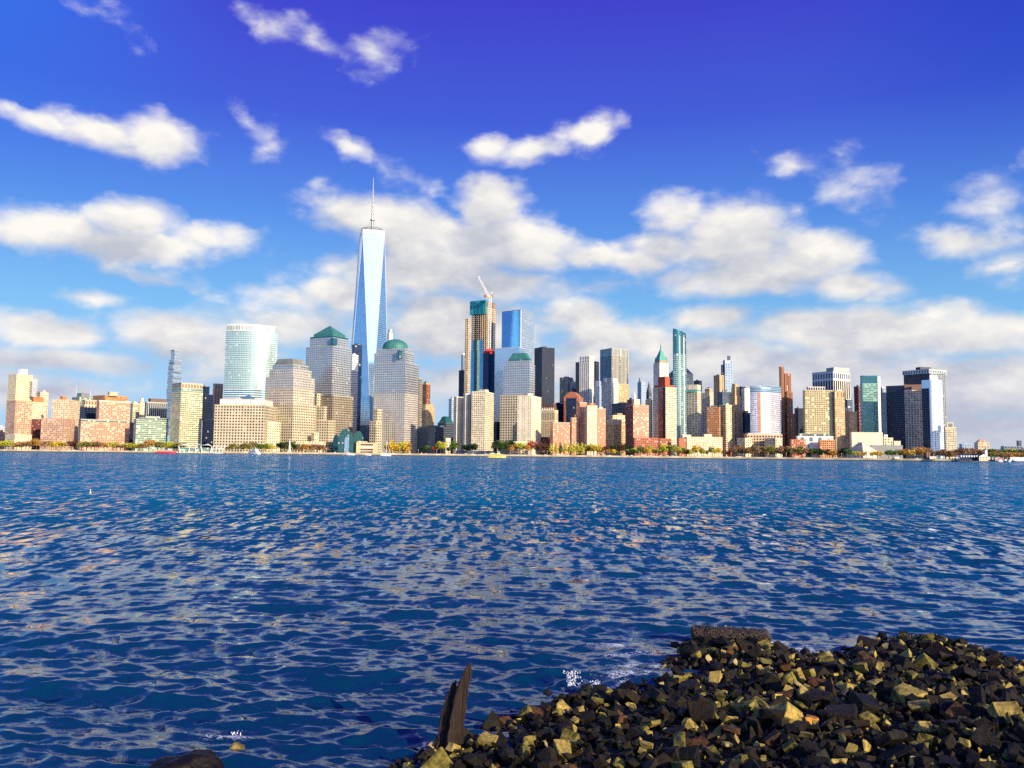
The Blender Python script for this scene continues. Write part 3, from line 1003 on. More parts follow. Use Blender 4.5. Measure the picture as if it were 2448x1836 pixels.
# arched brown tower
b = B('brown granite tower with a rounded arched top and a dark glass front', 1600,
      [('shaft', 'brick', 1348, 1383, 1394, 950, {'a': 20})], ph=False)
P = foot(1348, 1383, 1394, 950, 1600, 20)
A, Cq = Vector(P[3]), Vector(P[0])
z = at(1383, 950, 1600).z
mb = MB()
bk = (Vector(P[1]) - Vector(P[0])) * .7
seg = []
for k in range(9):
    t = k / 8
    seg.append((A.lerp(Cq, t), z + 11 * (1 - abs(2 * t - 1) ** 2.2)))
mb.face([(*p, zz) for p, zz in reversed(seg)][::-1] + [(Cq.x, Cq.y, z), (A.x, A.y, z)][0:0])
for k in range(8):
    (p, za), (q, zq) = seg[k], seg[k + 1]
    mb.face([(p.x, p.y, za), (q.x, q.y, zq), (q.x + bk.x, q.y + bk.y, zq), (p.x + bk.x, p.y + bk.y, za)])
mb.face([(*(p + bk), zz) for p, zz in reversed(seg)])
mb.build('arched_gable', plain('brown_granite', (.45, .17, .08), .7), b)
nrm = (A - Cq).normalized()
nrm = Vector((-nrm.y, nrm.x))
if nrm.dot(Cq) > 0:
    nrm = -nrm
q0, q1 = A.lerp(Cq, .2), A.lerp(Cq, .86)
MB().prism([tuple(q0 + nrm * .8), tuple(q1 + nrm * .8), tuple(q1), tuple(q0)], GZ, z - 1.5, 3, 4).build('glass_front', [ST['navy'][0], ROOF], b)

B('wide black slab tower behind the slim white tower', 1850, [('shaft', 'black', 1376, 1424, 1432, 865, {'a': 25})], a=25)
B('slim white tower with dark vertical window lines', 1760,
  [('shaft', 'white', 1385, 1409, 1420, 868, {'a': 30}), ('crown', 'white', 1385, 1409, 1420, 852, {'fl': 7, 'bay': 6})], ph=False)
B('grey stepped tower right of the slim white tower', 1800, [('shaft', 'bluewhite', 1421, 1433, 1441, 925), ('crown', 'bluewhite', 1423, 1432, 1437, 912)], ph=False)
b = B('broad steel blue tower with pale fins on its right face', 1950,
      [('+shaft', 'steel', 1434.6, 1463, 1501, 833, {'a': 52})], ph=False)
P = foot(1434.6, 1463, 1501, 833, 1949.3, 52)
A, Cq = Vector(P[0]), Vector(P[1])
for k in range(13):
    q = A.lerp(Cq, k / 12)
    MB().box(q.x, q.y, GZ, 1.1, 1.1, at(1463, 833, 1950).z - GZ, .4).build('fin', M['stone'], b)
MB().prism(scaled(P, 1.004), at(1463, 850, 1950).z, at(1463, 832, 1950).z, 4, 18).build('crown', [facade('facade_fin_crown', (.5, .52, .48), (.16, .24, .28), .5, .9, gm=.6), ROOF], b)
mast(b, 1461, 833, 824, 1960)
b = B('beige stepped old office building with a little cupola below the steel blue tower', 1700,
      [('+right_wing', 'tan', 1468, 1478, 1503, 919, {'dD': 20, 'a': 60}), ('shaft', 'office_white', 1438, 1461, 1479, 915, {'a': 42}), ('upper_tier', 'office_white', 1444, 1461, 1476, 905)], ph=False)
q = colx(1447, 905, 1712)
MB().tube([(q.x, q.y, at(1447, 915, 1712).z), (q.x, q.y, at(1447, 906, 1712).z), (q.x, q.y, at(1447, 902, 1712).z)], [4, 4, .5], 10).build('cupola', M['lightgrey'], b)
B('low slate block between the steel blue tower and the dark red tower', 1640, [('shaft', 'slate', 1462, 1480, 1512, 965)])

# pink apartments
B('pink brick apartment terrace stepping up behind the row of yellow green trees', 1410,
  [('+low_wing', 'pinkhotel', 1315, 1322, 1364, 1011, {'a': 70, 'dD': 0}), ('+middle_wing', 'pinkhotel', 1363, 1367, 1384, 1000, {'a': 66, 'dD': 6}),
   ('+tall_wing', 'pinkhotel', 1381, 1386, 1403, 963, {'a': 62, 'dD': 12}), ('attic', 'orange', 1372, 1375, 1380, 993, {'dD': 10})], ph=False)
B('tall cream and pink apartment block with a dark roof terrace, right of the pink terrace', 1400,
  [('shaft', 'rosecream', 1401, 1404, 1428, 971, {'a': 72}), ('attic', 'brick', 1404, 1408, 1424, 963, {'dD': 4})], ph=False)
B('pink brick apartment wing with roof tanks beside the tall cream block', 1440, [('shaft', 'pinkhotel', 1426, 1429, 1448, 978)], a=64)
B('beige office block with a dark glass left side and an arcade top', 1490,
  [('shaft', 'tan', 1448, 1468, 1497, 1016, {'a': 50}), ('arcade_storey', 'gothic', 1450, 1468, 1496, 1004, {'fl': 12})], ph=False)
B('pale block rising behind the arcade topped office block', 1580, [('shaft', 'creamlow', 1455, 1465, 1494, 994), ('attic', 'tan', 1470, 1476, 1488, 988)], ph=False)
b = B('red brick apartment tower with its shaded left side painted dark and stepped cream top', 1430,
      [('shaft', 'rosebrick', 1495, 1513.5, 1551, 969, {'a': 62}), ('upper_tier', 'rosecream', 1510, 1516, 1530, 956, {'dD': 14, 'a': 62})], ph=False)
mb = MB()
P = foot(1495.2, 1513.5, 1551, 969, 1429.6, 62)
MB().prism([P[0], (P[0][0] + .3, P[0][1] + .3), (P[3][0] + .3, P[3][1] + .3), P[3]][::1], GZ, at(1513, 969, 1430).z, 3.4, 3.1).build('shaded_side', [ST['darkbrick'][0], ROOF], b)  # shade of the left face painted on as darker brick
q = colx(1517, 955, 1452)
zz = at(1517, 956, 1452).z
MB().tube([(q.x, q.y, zz), (q.x, q.y, zz + 7), (q.x, q.y, zz + 13)], [2.4, 1.6, .2], 8).build('finial', M['white'], b)
B('dark brown slab just behind the dark red tower side', 1520, [('shaft', 'darkbrick', 1499, 1506, 1517, 957)])
b = B('slender pale blue tower with a rounded cupola', 1900, [('shaft', 'bluewhite', 1524, 1533, 1543, 915), ('crown', 'bluewhite', 1526, 1532, 1538, 911)], ph=False)
q = colx(1530, 911, 1910)
z = at(1530, 912, 1910).z
MB().tube([(q.x, q.y, z), (q.x, q.y, z + 5), (q.x, q.y, z + 7.5), (q.x, q.y, z + 9)], [2.6, 2.6, 2.2, .4], 10).build('cupola', M['greycrown'], b)
b = B('dark tower with a very steep slate pyramid roof', 1960, [('shaft', 'slate', 1545, 1550, 1558, 939)], ph=False)
P = foot(1545, 1550, 1558, 939, 1960)
pyramid(b, 'pyramid_roof', P, at(1550, 939, 1960).z, at(1550, 910, 1966).z, M['navyroof'])
B('cream office block left of the red crowned twin tower', 1600, [('shaft', 'creamlow', 1543, 1548, 1560, 957)])
# green pyramid
b = B('old stone skyscraper with a green pyramid roof and a lantern', 1900,
      [('shaft', 'office_white', 1562, 1577, 1598, 868, {'a': 50, 'bay': 4}), ('crown_storey', 'tanslot', 1565, 1577, 1595, 861, {'nop': 1})], ph=False)
P = foot(1565, 1577, 1595, 861, 1902, 50)
z = at(1577, 861, 1902).z
za = at(1577.6, 836, 1915).z
MB().prism(P, z, za, 4, 4, top=scaled(P, .16), roof=0).build('pyramid_roof', M['patina'], b)
cx_, cy_ = centroid(P)
MB().tube([(cx_, cy_, za), (cx_, cy_, za + 5), (cx_, cy_, at(1577, 819, 1915).z)], [1.8, 1.5, .2], 8).build('lantern', M['patina'], b)
for k in range(4):
    q = Vector(P[k]).lerp(Vector((cx_, cy_)), .12)
    MB().tube([(q.x, q.y, z), (q.x, q.y, z + 5), (q.x, q.y, z + 10)], [1.6, 1.2, .1], 6).build('corner_pinnacle', M['patina'], b)
# red crowned
b = B('cream apartment tower with a red brick centre strip and a red stepped crown', 1450,
      [('shaft', 'creambay', 1561, 1591, 1617, 927, {'a': 44}), ('crown_base', 'redcrown', 1564, 1591, 1612, 920, {'dD': 5, 'a': 44}),
       ('crown', 'redcrown', 1573, 1590, 1601, 902, {'dD': 12, 'a': 44})], ph=False)
P = foot(1561, 1591, 1617, 927, 1449.2, 44)
A, Cq = Vector(P[3]), Vector(P[0])
q0, q1, q2 = A.lerp(Cq, .42), A.lerp(Cq, .78), A.lerp(Cq, .99)
z = at(1591, 926, 1450).z
MB().prism([tuple(q0), tuple(q1), tuple(q1 + Vector((0, 1))), tuple(q0 + Vector((0, 1)))], GZ, z, 3.4, 3.1).build('centre_strip', [ST['redbrick'][0], ROOF], b)
MB().prism([tuple(q1), tuple(q2), tuple(q2 + Vector((0, 1))), tuple(q1 + Vector((0, 1)))], GZ, z, 3.4, 3.1).build('dark_strip', [ST['black'][0], ROOF], b)
# curved glass tower
b = thing('glass_tower', 'tall slender teal glass tower with a curved front and a slanted top', 'tower', (*colx(1625, 900, 1540), GZ))
P = bowed(1608.5, 1641, 850, 1540, 7, 20, 10, skew=10)
z = at(1625, 845, 1535).z
MB().prism(P, GZ, z, 3.2, 3.6, smoothu=True).build('shaft', [ST['teal50'][0], ROOF], b)
Pt = bowed(1608.5, 1640, 800, 1540, 7, 20, 10, skew=10)
zl, zr = at(1608, 785, 1540).z, at(1640, 795, 1540).z
zz = [zl + (zr - zl) * i / 10 for i in range(11)] + [zr, zl]
MB().prism(Pt, z, zr, 3.2, 3.6, smoothu=True, z1s=zz).build('crown', [ST['tealglass'][0], ROOF], b)
MB().tube([(*P[5], GZ), (*P[5], zr - 6)], 1.0, 6).build('vertical_rib', M['white'], b)
MB().tube([(*P[8], GZ), (*P[8], zr - 8)], 1.3, 6).build('vertical_rib', M['white'], b)
mast(b, 1615, 790, 780, 1552)
BL.append((1607, 1642, 1540, b['label']))
b = B('dark blue tower with a low pyramid roof behind the teal glass tower', 2000, [('shaft', 'slate', 1599, 1640, 1657, 893, {'a': 30}), ], ph=False)
P = foot(1599, 1640, 1657, 893, 2000, 30)
pyramid(b, 'pyramid_roof', scaled(P, 1.03), at(1640, 893, 2000).z, at(1628, 866, 2020).z, M['navyroof'])
B('cream office tower with green trimmed top floors', 1580,
  [('shaft', 'creambay', 1640, 1667, 1676, 937, {'a': 26, 'bay': 6}), ('green_storey', 'patina', 1641, 1667, 1675.5, 931, {'dD': .5}), ('crown', 'cream', 1643, 1667, 1675, 921)], ph=False)
B('black roof box tower behind the green trimmed office tower', 1800, [('shaft', 'black', 1658, 1672, 1678, 911)])
B('cream stepped office tower right of the green trimmed one', 1620, [('shaft', 'creambay', 1675, 1696, 1705, 940, {'a': 30}), ('upper_tier', 'tan', 1685, 1696, 1703, 931)])
B('tan brick slab tower with a flat notched top', 1740, [('shaft', 'tanslot', 1706, 1720, 1731, 898)], a=40)
b = B('pale blue grey tower with a small square lantern on top', 1860,
      [('+left_bay', 'slate', 1723.5, 1727, 1733, 873, {'dD': 4}), ('shaft', 'bluewhite', 1728, 1733, 1752, 862, {'a': 66, 'bay': 7, 'fl': 6}), ('lantern', 'slate', 1738.5, 1740, 1746, 852, {'dD': 10})], ph=False)
B('low horizontal banded block between the tan slab and the art deco tower', 1660, [('shaft', 'slate', 1716, 1727, 1749, 938, {'bay': 20})], a=60)
B('orange brick apartment block with stacked dark balconies', 1440,
  [('shaft', 'orangebrick', 1690, 1719, 1722, 975, {'a': 16})], ph=True)
B('cream balcony block joined to the orange brick block', 1446, [('shaft', 'creambalcony', 1719, 1735, 1749, 969, {'a': 40})])
b = B('tan art deco tower with stepped shoulders', 1560,
      [('lower_block', 'tanslot', 1745, 1756, 1776, 985), ('shaft', 'tanslot', 1746, 1757, 1771, 948), ('upper_shaft', 'tanslot', 1748, 1757, 1768, 928), ('crown', 'tan', 1750, 1757, 1765, 919)], ph=False)
B('black glass slab behind the tan art deco tower', 1680, [('shaft', 'black', 1765, 1774, 1781, 926)])
B('sunlit cream block with dark windows left of the round fronted glass hotel', 1640, [('shaft', 'office_white', 1772, 1780, 1795, 930)], a=50)
B('blue shaded glass block at the left side of the glass hotel', 1560, [('shaft', 'navy', 1764, 1780, 1797, 988)])  # blue shadow beside the hotel built as a dark solid
# low cream row
B('long low cream apartment building with a brick corner behind yellow trees', 1385,
  [('+brick_corner', 'redbrick', 1619, 1623, 1640, 1050, {'a': 60}), ('+shaft', 'rosecream', 1638, 1642, 1727, 1046, {'a': 76, 'dD': 4}),
   ('+attic', 'cream', 1680, 1684, 1702, 1040, {'a': 70, 'dD': 12}), ('+left_attic', 'cream', 1628, 1632, 1652, 1041, {'a': 70, 'dD': 14})], ph=False)
B('low red brick apartment row at the foot of the red crowned tower', 1395,
  [('+left_block', 'redbrick', 1513, 1517, 1574, 1048, {'a': 76}), ('+right_block', 'brick', 1573, 1577, 1605, 1050, {'a': 70, 'dD': 5})], ph=False)

# round fronted hotel
b = thing('hotel_tower', 'round fronted pink and silver glass hotel tower with a blue top', 'tower', (*colx(1830, 970, 1440), GZ))
P = bowed(1793, 1868, 950, 1470, 13, 22, 12, skew=18)
z = at(1830, 938, 1465).z
MB().prism(P, GZ, z, 3.6, 3.5, smoothu=True).build('shaft', [ST['pinkglass'][0], ROOF], b)
z2 = at(1830, 922, 1465).z
MB().prism(P, z, z2, 20, 3.2, smoothu=True).build('crown', [facade('facade_hotel_crown', (.3, .42, .52), (.12, .25, .4), 1.0, .5, gm=.8, gr=.15, jit=.01), ROOF], b)
P5 = [P[3], P[4], (P[4][0], P[4][1] - .3), (P[3][0], P[3][1] - .3)]
mb = MB()
mb.prism([(P[3][0], P[3][1] - .35), (P[4][0], P[4][1] - .35), P[4], P[3]], at(1830, 1034, 1465).z, z, 3.5, 3.3).build('brick_strip', [ST['pinkhotel'][0], ROOF], b)
mast(b, 1822, 921, 913, 1480)
mast(b, 1848, 921, 915, 1480)
BL.append((1793, 1868, 1470, b['label']))
B('long pale arcaded building below the glass hotel', 1420, [('shaft', 'arcade', 1778, 1786, 1870, 1040, {'a': 74}), ('attic', 'grey', 1781, 1788, 1866, 1035, {'dD': 4})], ph=False)
B('low cream block with square dark windows, left one of the pair below the hotel', 1385, [('shaft', 'creamlow', 1762, 1781, 1797, 1049)], a=45, ph=False)
B('low cream block with square dark windows, right one of the pair below the hotel', 1385, [('shaft', 'creamlow', 1828, 1854, 1870, 1049)], a=45, ph=False)
# brown slender
B('very slender reddish brown brick tower in setbacks', 1500,
  [('base_block', 'brownslot', 1868, 1882, 1901, 990, {'a': 50}), ('shaft', 'brownslot', 1867, 1881, 1895, 938, {'a': 50, 'dD': 2}),
   ('upper_shaft', 'brownslot', 1866, 1876, 1891, 894, {'a': 55, 'dD': 5}), ('+stair_tower', 'brownslot', 1862.5, 1866, 1874, 878, {'a': 55, 'dD': -3})], ph=False)
B('dark glass block right of the slender brown tower', 1620, [('shaft', 'black', 1899, 1908, 1920, 977)], a=40)
b = B('dark office tower with white vertical stripes and a white top band', 1800,
      [('shaft', 'whitestripe', 1942, 1992, 2032, 908, {'a': 38, 'bay': 7}), ('crown', 'colonnade', 1942, 1992, 2032, 888, {'bay': 7, 'fl': 17})], ph=False)
MB().box(*at(2003, 890, 1830), 40, 24, 9, .3).build('penthouse', M['grey'], b)
B('olive gold gridded hotel slab with a pale roof frame', 1450,
  [('shaft', 'hotel', 1919, 1924, 1994, 934, {'a': 74}), ('attic', 'whitestripe', 1928, 1932, 1972, 926, {'dD': 8, 'a': 74, 'bay': 4})], ph=False)
B('yellow tan apartment tower joined to the right of the gridded hotel slab', 1440, [('shaft', 'tan', 1993, 1996, 2019, 952, {'a': 66}), ('crown', 'tanslot', 1993, 1996, 2019, 936, {'a': 66, 'fl': 9})])
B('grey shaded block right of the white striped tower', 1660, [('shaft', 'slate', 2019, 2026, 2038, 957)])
B('tan stepped block between the gridded hotel and the teal glass slab', 1560, [('shaft', 'tanslot', 2019, 2029, 2049, 985, {'a': 50}), ('upper_tier', 'cream', 2021, 2028, 2038, 975)])
B('low white banded museum annex in front of the gridded hotel', 1405, [('shaft', 'white', 1903, 1907, 1992, 1044, {'a': 76, 'fl': 8, 'bay': 14}), ('attic', 'greygreen', 1908, 1912, 1980, 1036, {'dD': 6, 'a': 76, 'fl': 8})], ph=False)
B('low red brick block behind the brown trees', 1385,
  [('+left_wing', 'redbrick', 1888, 1892, 1926, 1052, {'a': 74}), ('+right_wing', 'orangebrick', 1956, 1960, 1996, 1053, {'a': 74}),
   ('+centre_wing', 'darkbrick', 1922, 1926, 1960, 1055, {'a': 70, 'dD': 22})], ph=False)
B('teal green glass slab tower with a sloping top and a pale right edge', 1560,
  [('+shaft', 'greenlow', 2056, 2062, 2097, 918, {'a': 74}), ('+pale_edge', 'lightgrey', 2096, 2098, 2104, 902, {'a': 60, 'dD': -1}),
   ('+crown', 'tealglass', 2056, 2062, 2097, 899, {'a': 74, 'zb': at(2062, 918, 1560).z})], ph=False)
B('dark maroon slab at the left side of the teal glass slab', 1600, [('shaft', 'darkbrick', 2041, 2052, 2060, 925)], a=30)
B('narrow deep blue glass tower right of the teal glass slab', 1680, [('shaft', 'navy', 2104, 2108, 2119, 940), ('crown', 'steel', 2105, 2109, 2115, 928)])
B('two toned tower, black glass left and pale ribbed stone right', 1500,
  [('+shaft', 'black', 2118, 2160.6, 2162.5, 921, {'a': 16, 'nop': 1}), ('+lit_face', 'creambay', 2160.6, 2162, 2203, 934, {'a': 72, 'dD': -.5, 'bay': 5}),  # black left and pale right colours carry the shade and sunlight of the faces
   ('+dark_band', 'brown', 2160.6, 2162, 2203, 921, {'a': 72, 'dD': -.5, 'zb': at(2162, 934, 1500).z})], ph=False)
b = B('broadest dark tower at the right end with a pale colonnade band', 1760,
      [('shaft', 'black', 2160, 2221, 2260, 892, {'a': 34}), ('crown', 'colonnade', 2157, 2221, 2263, 883, {'a': 34, 'dD': -2, 'fl': 10, 'bay': 6})], ph=False)
P = foot(2221.2, 2223, 2260, 892, 1758, 72)
MB().prism(P, GZ, at(2221, 893, 1758).z, 3.4, 4).build('right_face', [ST['steelfin'][0], ROOF], b)
P = foot(2189, 2200, 2226, 878, 1790, 50)
MB().prism(P, at(2200, 884, 1790).z, at(2200, 877, 1790).z, 5, 5).build('penthouse', M['navyroof'], b)
# curved white tower
b = thing('glass_tower', 'bright white curved glass tower with a dark left side', 'tower', (*colx(2235, 960, 1440), GZ))
P = bowed(2222, 2254, 960, 1440, 9, 18, 12, skew=14)
z = at(2235, 907, 1435).z
MB().prism(P, GZ, z, 3, 3.6, smoothu=True).build('shaft', [ST['whiteglass'][0], ROOF], b)
P = bowed(2222, 2241, 900, 1446, 4, 12, 8, skew=8)
MB().prism(P, z, at(2235, 896, 1440).z, 3, 3.6, smoothu=True).build('crown', [M['white'], ROOF], b)
P = foot(2203, 2221, 2224, 908, 1441, 20)
MB().prism(P, GZ, at(2221, 928, 1441).z, 3, 4).build('side_wing', [ST['black'][0], ROOF], b)
MB().prism(P, at(2221, 928, 1441).z, at(2221, 908, 1441).z, 3, 4).build('side_crown', [ST['paleglass'][0], ROOF], b)
BL.append((2203, 2256, 1440, b['label']))
b = B('shorter cream gridded block at the right end with an open roof frame', 1420, [('shaft', 'creambay', 2256, 2260, 2286, 1023, {'a': 72, 'bay': 3})], ph=False)
P = foot(2261, 2264, 2279, 1010, 1428, 72)
z = at(2264, 1023, 1428).z
MB().prism(P, z, at(2264, 1010, 1428).z, 18, 12).build('roof_frame', [facade('facade_roof_frame', (.85, .78, .6), (.3, .27, .2), .75, .7, blind=0), ROOF], b)

# white museum with stepped pyramid
b = B('white museum building with a long block behind and lower right wing', 1400,
      [('+shaft', 'cream', 2032, 2036, 2110, 1035, {'a': 76, 'dD': 20, 'bay': 90, 'fl': 60}), ('+right_wing', 'creamlow', 2110, 2113, 2135, 1048, {'a': 70, 'dD': 14}),
       ('+end_wing', 'stone', 2134, 2137, 2153, 1056, {'a': 70, 'dD': 12}), ('+front_roof', 'grey', 2080, 2084, 2158, 1066, {'a': 76, 'dD': -8}),
       ('+pavilion', 'white', 2112, 2114, 2122, 1041, {'a': 60, 'dD': 24})], ph=False)
b = thing('stepped_pyramid', 'white museum hall in the shape of a stepped pyramid', 'museum', (*colx(2060, 1060, 1375), GZ))
for i in range(6):
    x0 = 2024 + i * 5.2
    x1 = 2096 - i * 5.2
    y1 = 1078 - i * 3.8
    P = foot(x0, x0 + (x1 - x0) * .55, x1, y1, 1348 + i * 4, 40)
    za = GZ if i == 0 else zprev
    zb_ = at(2060, y1 - 1, 1360).z
    MB().prism(P, za, zb_, 9, 9, roof=0).build('step_tier', [M['stone']], b)
    MB().prism(scaled(P, .93), zb_, zb_ + .5, 9, 9).build('glazed_band', [ST['slate'][0], M['lightgrey']], b)
    zprev = zb_ + .5
BL.append((2024, 2096, 1350, b['label']))

# more roofs behind, seen in gaps
B('small rose block filling the gap right of the navy alley block', 1720, [('shaft', 'creampink', 436, 442, 452, 1000)])
B('low terracotta block seen beyond the far left tower', 1560, [('shaft', 'rosebrick', -6, 0, 14, 1034)], a=50)
B('far white block beyond the far left tower', 1700, [('shaft', 'white', -12, -6, 13, 1022)], a=50)

# low waterfront buildings
b = B('low beige arcaded podium between the stepped tower and the glass hall', 1410, [('shaft', 'arcade', 700, 704, 805, 1061, {'a': 78}), ('attic', 'creamlow', 702, 708, 800, 1055, {'a': 78, 'dD': 5})], ph=False)
B('low brown banded podium right of the glass hall', 1410, [('shaft', 'arcade', 848, 852, 902, 1060, {'a': 78, 'bay': 30}), ('attic', 'creamlow', 850, 854, 878, 1055, {'a': 78, 'dD': 5})], ph=False)
B('flat roofed white kiosk pavilion in front of the cream slabs', 1385, [('shaft', 'creamlow', 1224, 1227, 1262, 1057)], a=70, ph=False)
b = B('dark hedge topped terrace wall at the foot of the taller cream slab', 1372, [('shaft', 'slate', 1086, 1090, 1200, 1077)], a=80, ph=False, name='terrace_wall', cat='wall')
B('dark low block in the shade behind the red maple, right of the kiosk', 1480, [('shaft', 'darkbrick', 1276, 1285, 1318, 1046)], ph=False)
B('navy low block behind the twin cream slabs', 1600, [('shaft', 'navy', 1180, 1188, 1200, 1010)], ph=False)

# glass hall
b = thing('glass_hall', 'dark green glass hall with a barrel vaulted front and domed shoulders', 'hall', (*colx(826, 1050, 1400), GZ))
gh = facade('facade_glass_hall', (.05, .14, .12), (.08, .22, .2), .86, .86, gm=.85, gr=.1, blind=.05, jit=.03)


def vault(mb, xa, xb, ytop, D, dep, n=12, spring=.45):
    A, C = colx(xa, ytop, D), colx(xb, ytop, D)
    los = ((A + C) / 2).normalized()
    zt_ = at((xa + xb) / 2, ytop, D).z
    zs = GZ + (zt_ - GZ) * spring
    prof = [(0, GZ)] + [(.5 - .5 * math.cos(math.pi * i / n), zs + (zt_ - zs) * math.sin(math.pi * i / n)) for i in range(n + 1)] + [(1, GZ)]
    P0 = [(A.lerp(C, t), z) for t, z in prof]
    W_ = (C - A).length
    mb.face([(*p, z) for p, z in reversed(P0)][::-1], [(t * W_ / 3, z / 3) for t, z in prof])
    for i in range(len(P0) - 1):
        (p, z), (q, zq) = P0[i], P0[i + 1]
        d = los * dep
        mb.face([(q.x, q.y, zq), (p.x, p.y, z), (p.x + d.x, p.y + d.y, z), (q.x + d.x, q.y + d.y, zq)],
                [(0, i), (0, i + 1), (dep / 3, i + 1), (dep / 3, i)])
    mb.face([(p.x + los.x * dep, p.y + los.y * dep, z) for p, z in P0])
    return mb


vault(MB(), 809, 846, 1024, 1400, 60).build('vaulted_nave', [gh], b)
vault(MB(), 796, 812, 1038, 1420, 40).build('left_shoulder', [gh], b)
vault(MB(), 845, 870, 1030, 1425, 40).build('right_shoulder', [gh], b)
vault(MB(), 824, 834, 1044, 1398, 2, spring=.8).build('entrance_portal', [ST['paleglass'][0]], b)
BL.append((796, 870, 1400, b['label']))
# ---------------------------------------------------------------- far shore
def shoreD(x):
    pts = [(-400, 1420), (0, 1368), (1224, 1330), (1770, 1290), (2323, 1180)]
    for (a, da), (b, db) in zip(pts, pts[1:]):
        if x <= b:
            return da + (db - da) * (x - a) / (b - a)
    return 1180


def flat(name, pts, z, mat, kind='structure'):
    mb = MB()
    mb.face([(p[0], p[1], z) for p in pts])
    o = mb.build(name, mat)
    o['kind'] = kind
    return o


landmat = plain('promenade_ground', (.2, .19, .13), .95, 0, .35, .02)
edge = [colx(x, 1086, shoreD(x)) for x in (-400, 0, 400, 800, 1224, 1500, 1770, 2000, 2323)]
back = colx(2330, 1086, 1700)
land = [tuple(p) for p in edge] + [tuple(back), tuple(colx(2330, 1086, 3200)), (2400, 4500), (-3000, 4500), (-3000, 1500)]
flat('ground', land, GZ, landmat)

qm, qt, qb = newmat('quay_stone')
co = qt.node('ShaderNodeTexCoord').outputs['Object']
sx = qt.node('ShaderNodeSeparateXYZ')
qt.link(co, sx.inputs[0])
n = qt.noise(co, .08, 5)
c = qt.mix(qt.mapr(n, .35, .65), (.38, .31, .2), (.62, .53, .36))
wet = qt.math('LESS_THAN', sx.outputs[2], qt.math('ADD', -.9, qt.math('MULTIPLY', n, .8)))
c = qt.mix(wet, c, (.06, .055, .045))
qt.link(c, qb.inputs['Base Color'])
qb.inputs['Roughness'].default_value = .85
q = thing('quay_wall', 'long pale stone quay wall along the far waterfront', 'quay', (*edge[4], 1.6))
mb = MB()
for a, b2 in zip(edge, edge[1:]):
    d = (b2 - a).normalized()
    nn = Vector((d.y, -d.x)) * 1.2
    fa, fb = a + nn, b2 + nn
    mb.face([(*fa, -2), (*fb, -2), (*fb, GZ + .5), (*fa, GZ + .5)])
    mb.face([(*fa, GZ + .5), (*fb, GZ + .5), (*(b2), GZ + .5), (*a, GZ + .5)])
    mb.face([(*b2, GZ - 1), (*a, GZ - 1), (*a, GZ + .5), (*b2, GZ + .5)])
e8 = edge[-1]
mb.face([(*e8, -2), (*back, -2), (*back, GZ + .1), (*e8, GZ + .1)])
mb.build('wall', qm, q)
mb = MB()
for a, b2 in zip(edge, edge[1:]):
    L = (b2 - a).length
    k = 0
    while k < L:
        if random.random() < .5:
            p = a.lerp(b2, k / L)
            mb.box(p.x + .4, p.y + 1.5, GZ + .5, random.uniform(1.5, 5), .4, random.uniform(.5, 1.1), 0)
        k += random.uniform(5, 12)
mb.build('railing', M['stone'], q)

# far wooded shore on the right, and beyond
farland = [tuple(colx(2300, 1086, 1900)), tuple(colx(2420, 1086, 1650)), tuple(colx(2600, 1086, 1600)), (3200, 2000), (3600, 5200), tuple(colx(2300, 1086, 5200))]
flat('far_shore', farland, 2.0, landmat)

# ---------------------------------------------------------------- trees
LEAFC = {
    'olive': (.26, .22, .05), 'green': (.1, .16, .03), 'darkgreen': (.025, .05, .015), 'yellowgreen': (.55, .5, .05),
    'golden': (.75, .48, .05), 'orange': (.52, .25, .06), 'russet': (.32, .17, .08), 'red': (.42, .09, .04), 'maroon': (.12, .05, .03), 'brown': (.26, .17, .09)}
LM = {}
for k, cc_ in LEAFC.items():
    m, t, b = newmat('leaves_' + k)
    geo = t.node('ShaderNodeNewGeometry')
    v = t.mapr(geo.outputs['Random Per Island'], 0, 1, .55, 1.5, smooth=False)
    c = t.vmath('SCALE', cc_, v)
    co = t.node('ShaderNodeTexCoord').outputs['Object']
    c2 = t.mix(t.mapr(t.noise(co, .35, 2), .4, .65), c, tuple(min(1, x * q) for x, q in zip(cc_, (.8, 1.15, .9))))
    c2 = t.mix(.5, c, c2)
    t.link(c2, b.inputs['Base Color'])
    b.inputs['Roughness'].default_value = .7
    b.inputs['Specular IOR Level'].default_value = .2
    LM[k] = m
BARK = plain('bark', (.09, .065, .045), .9)


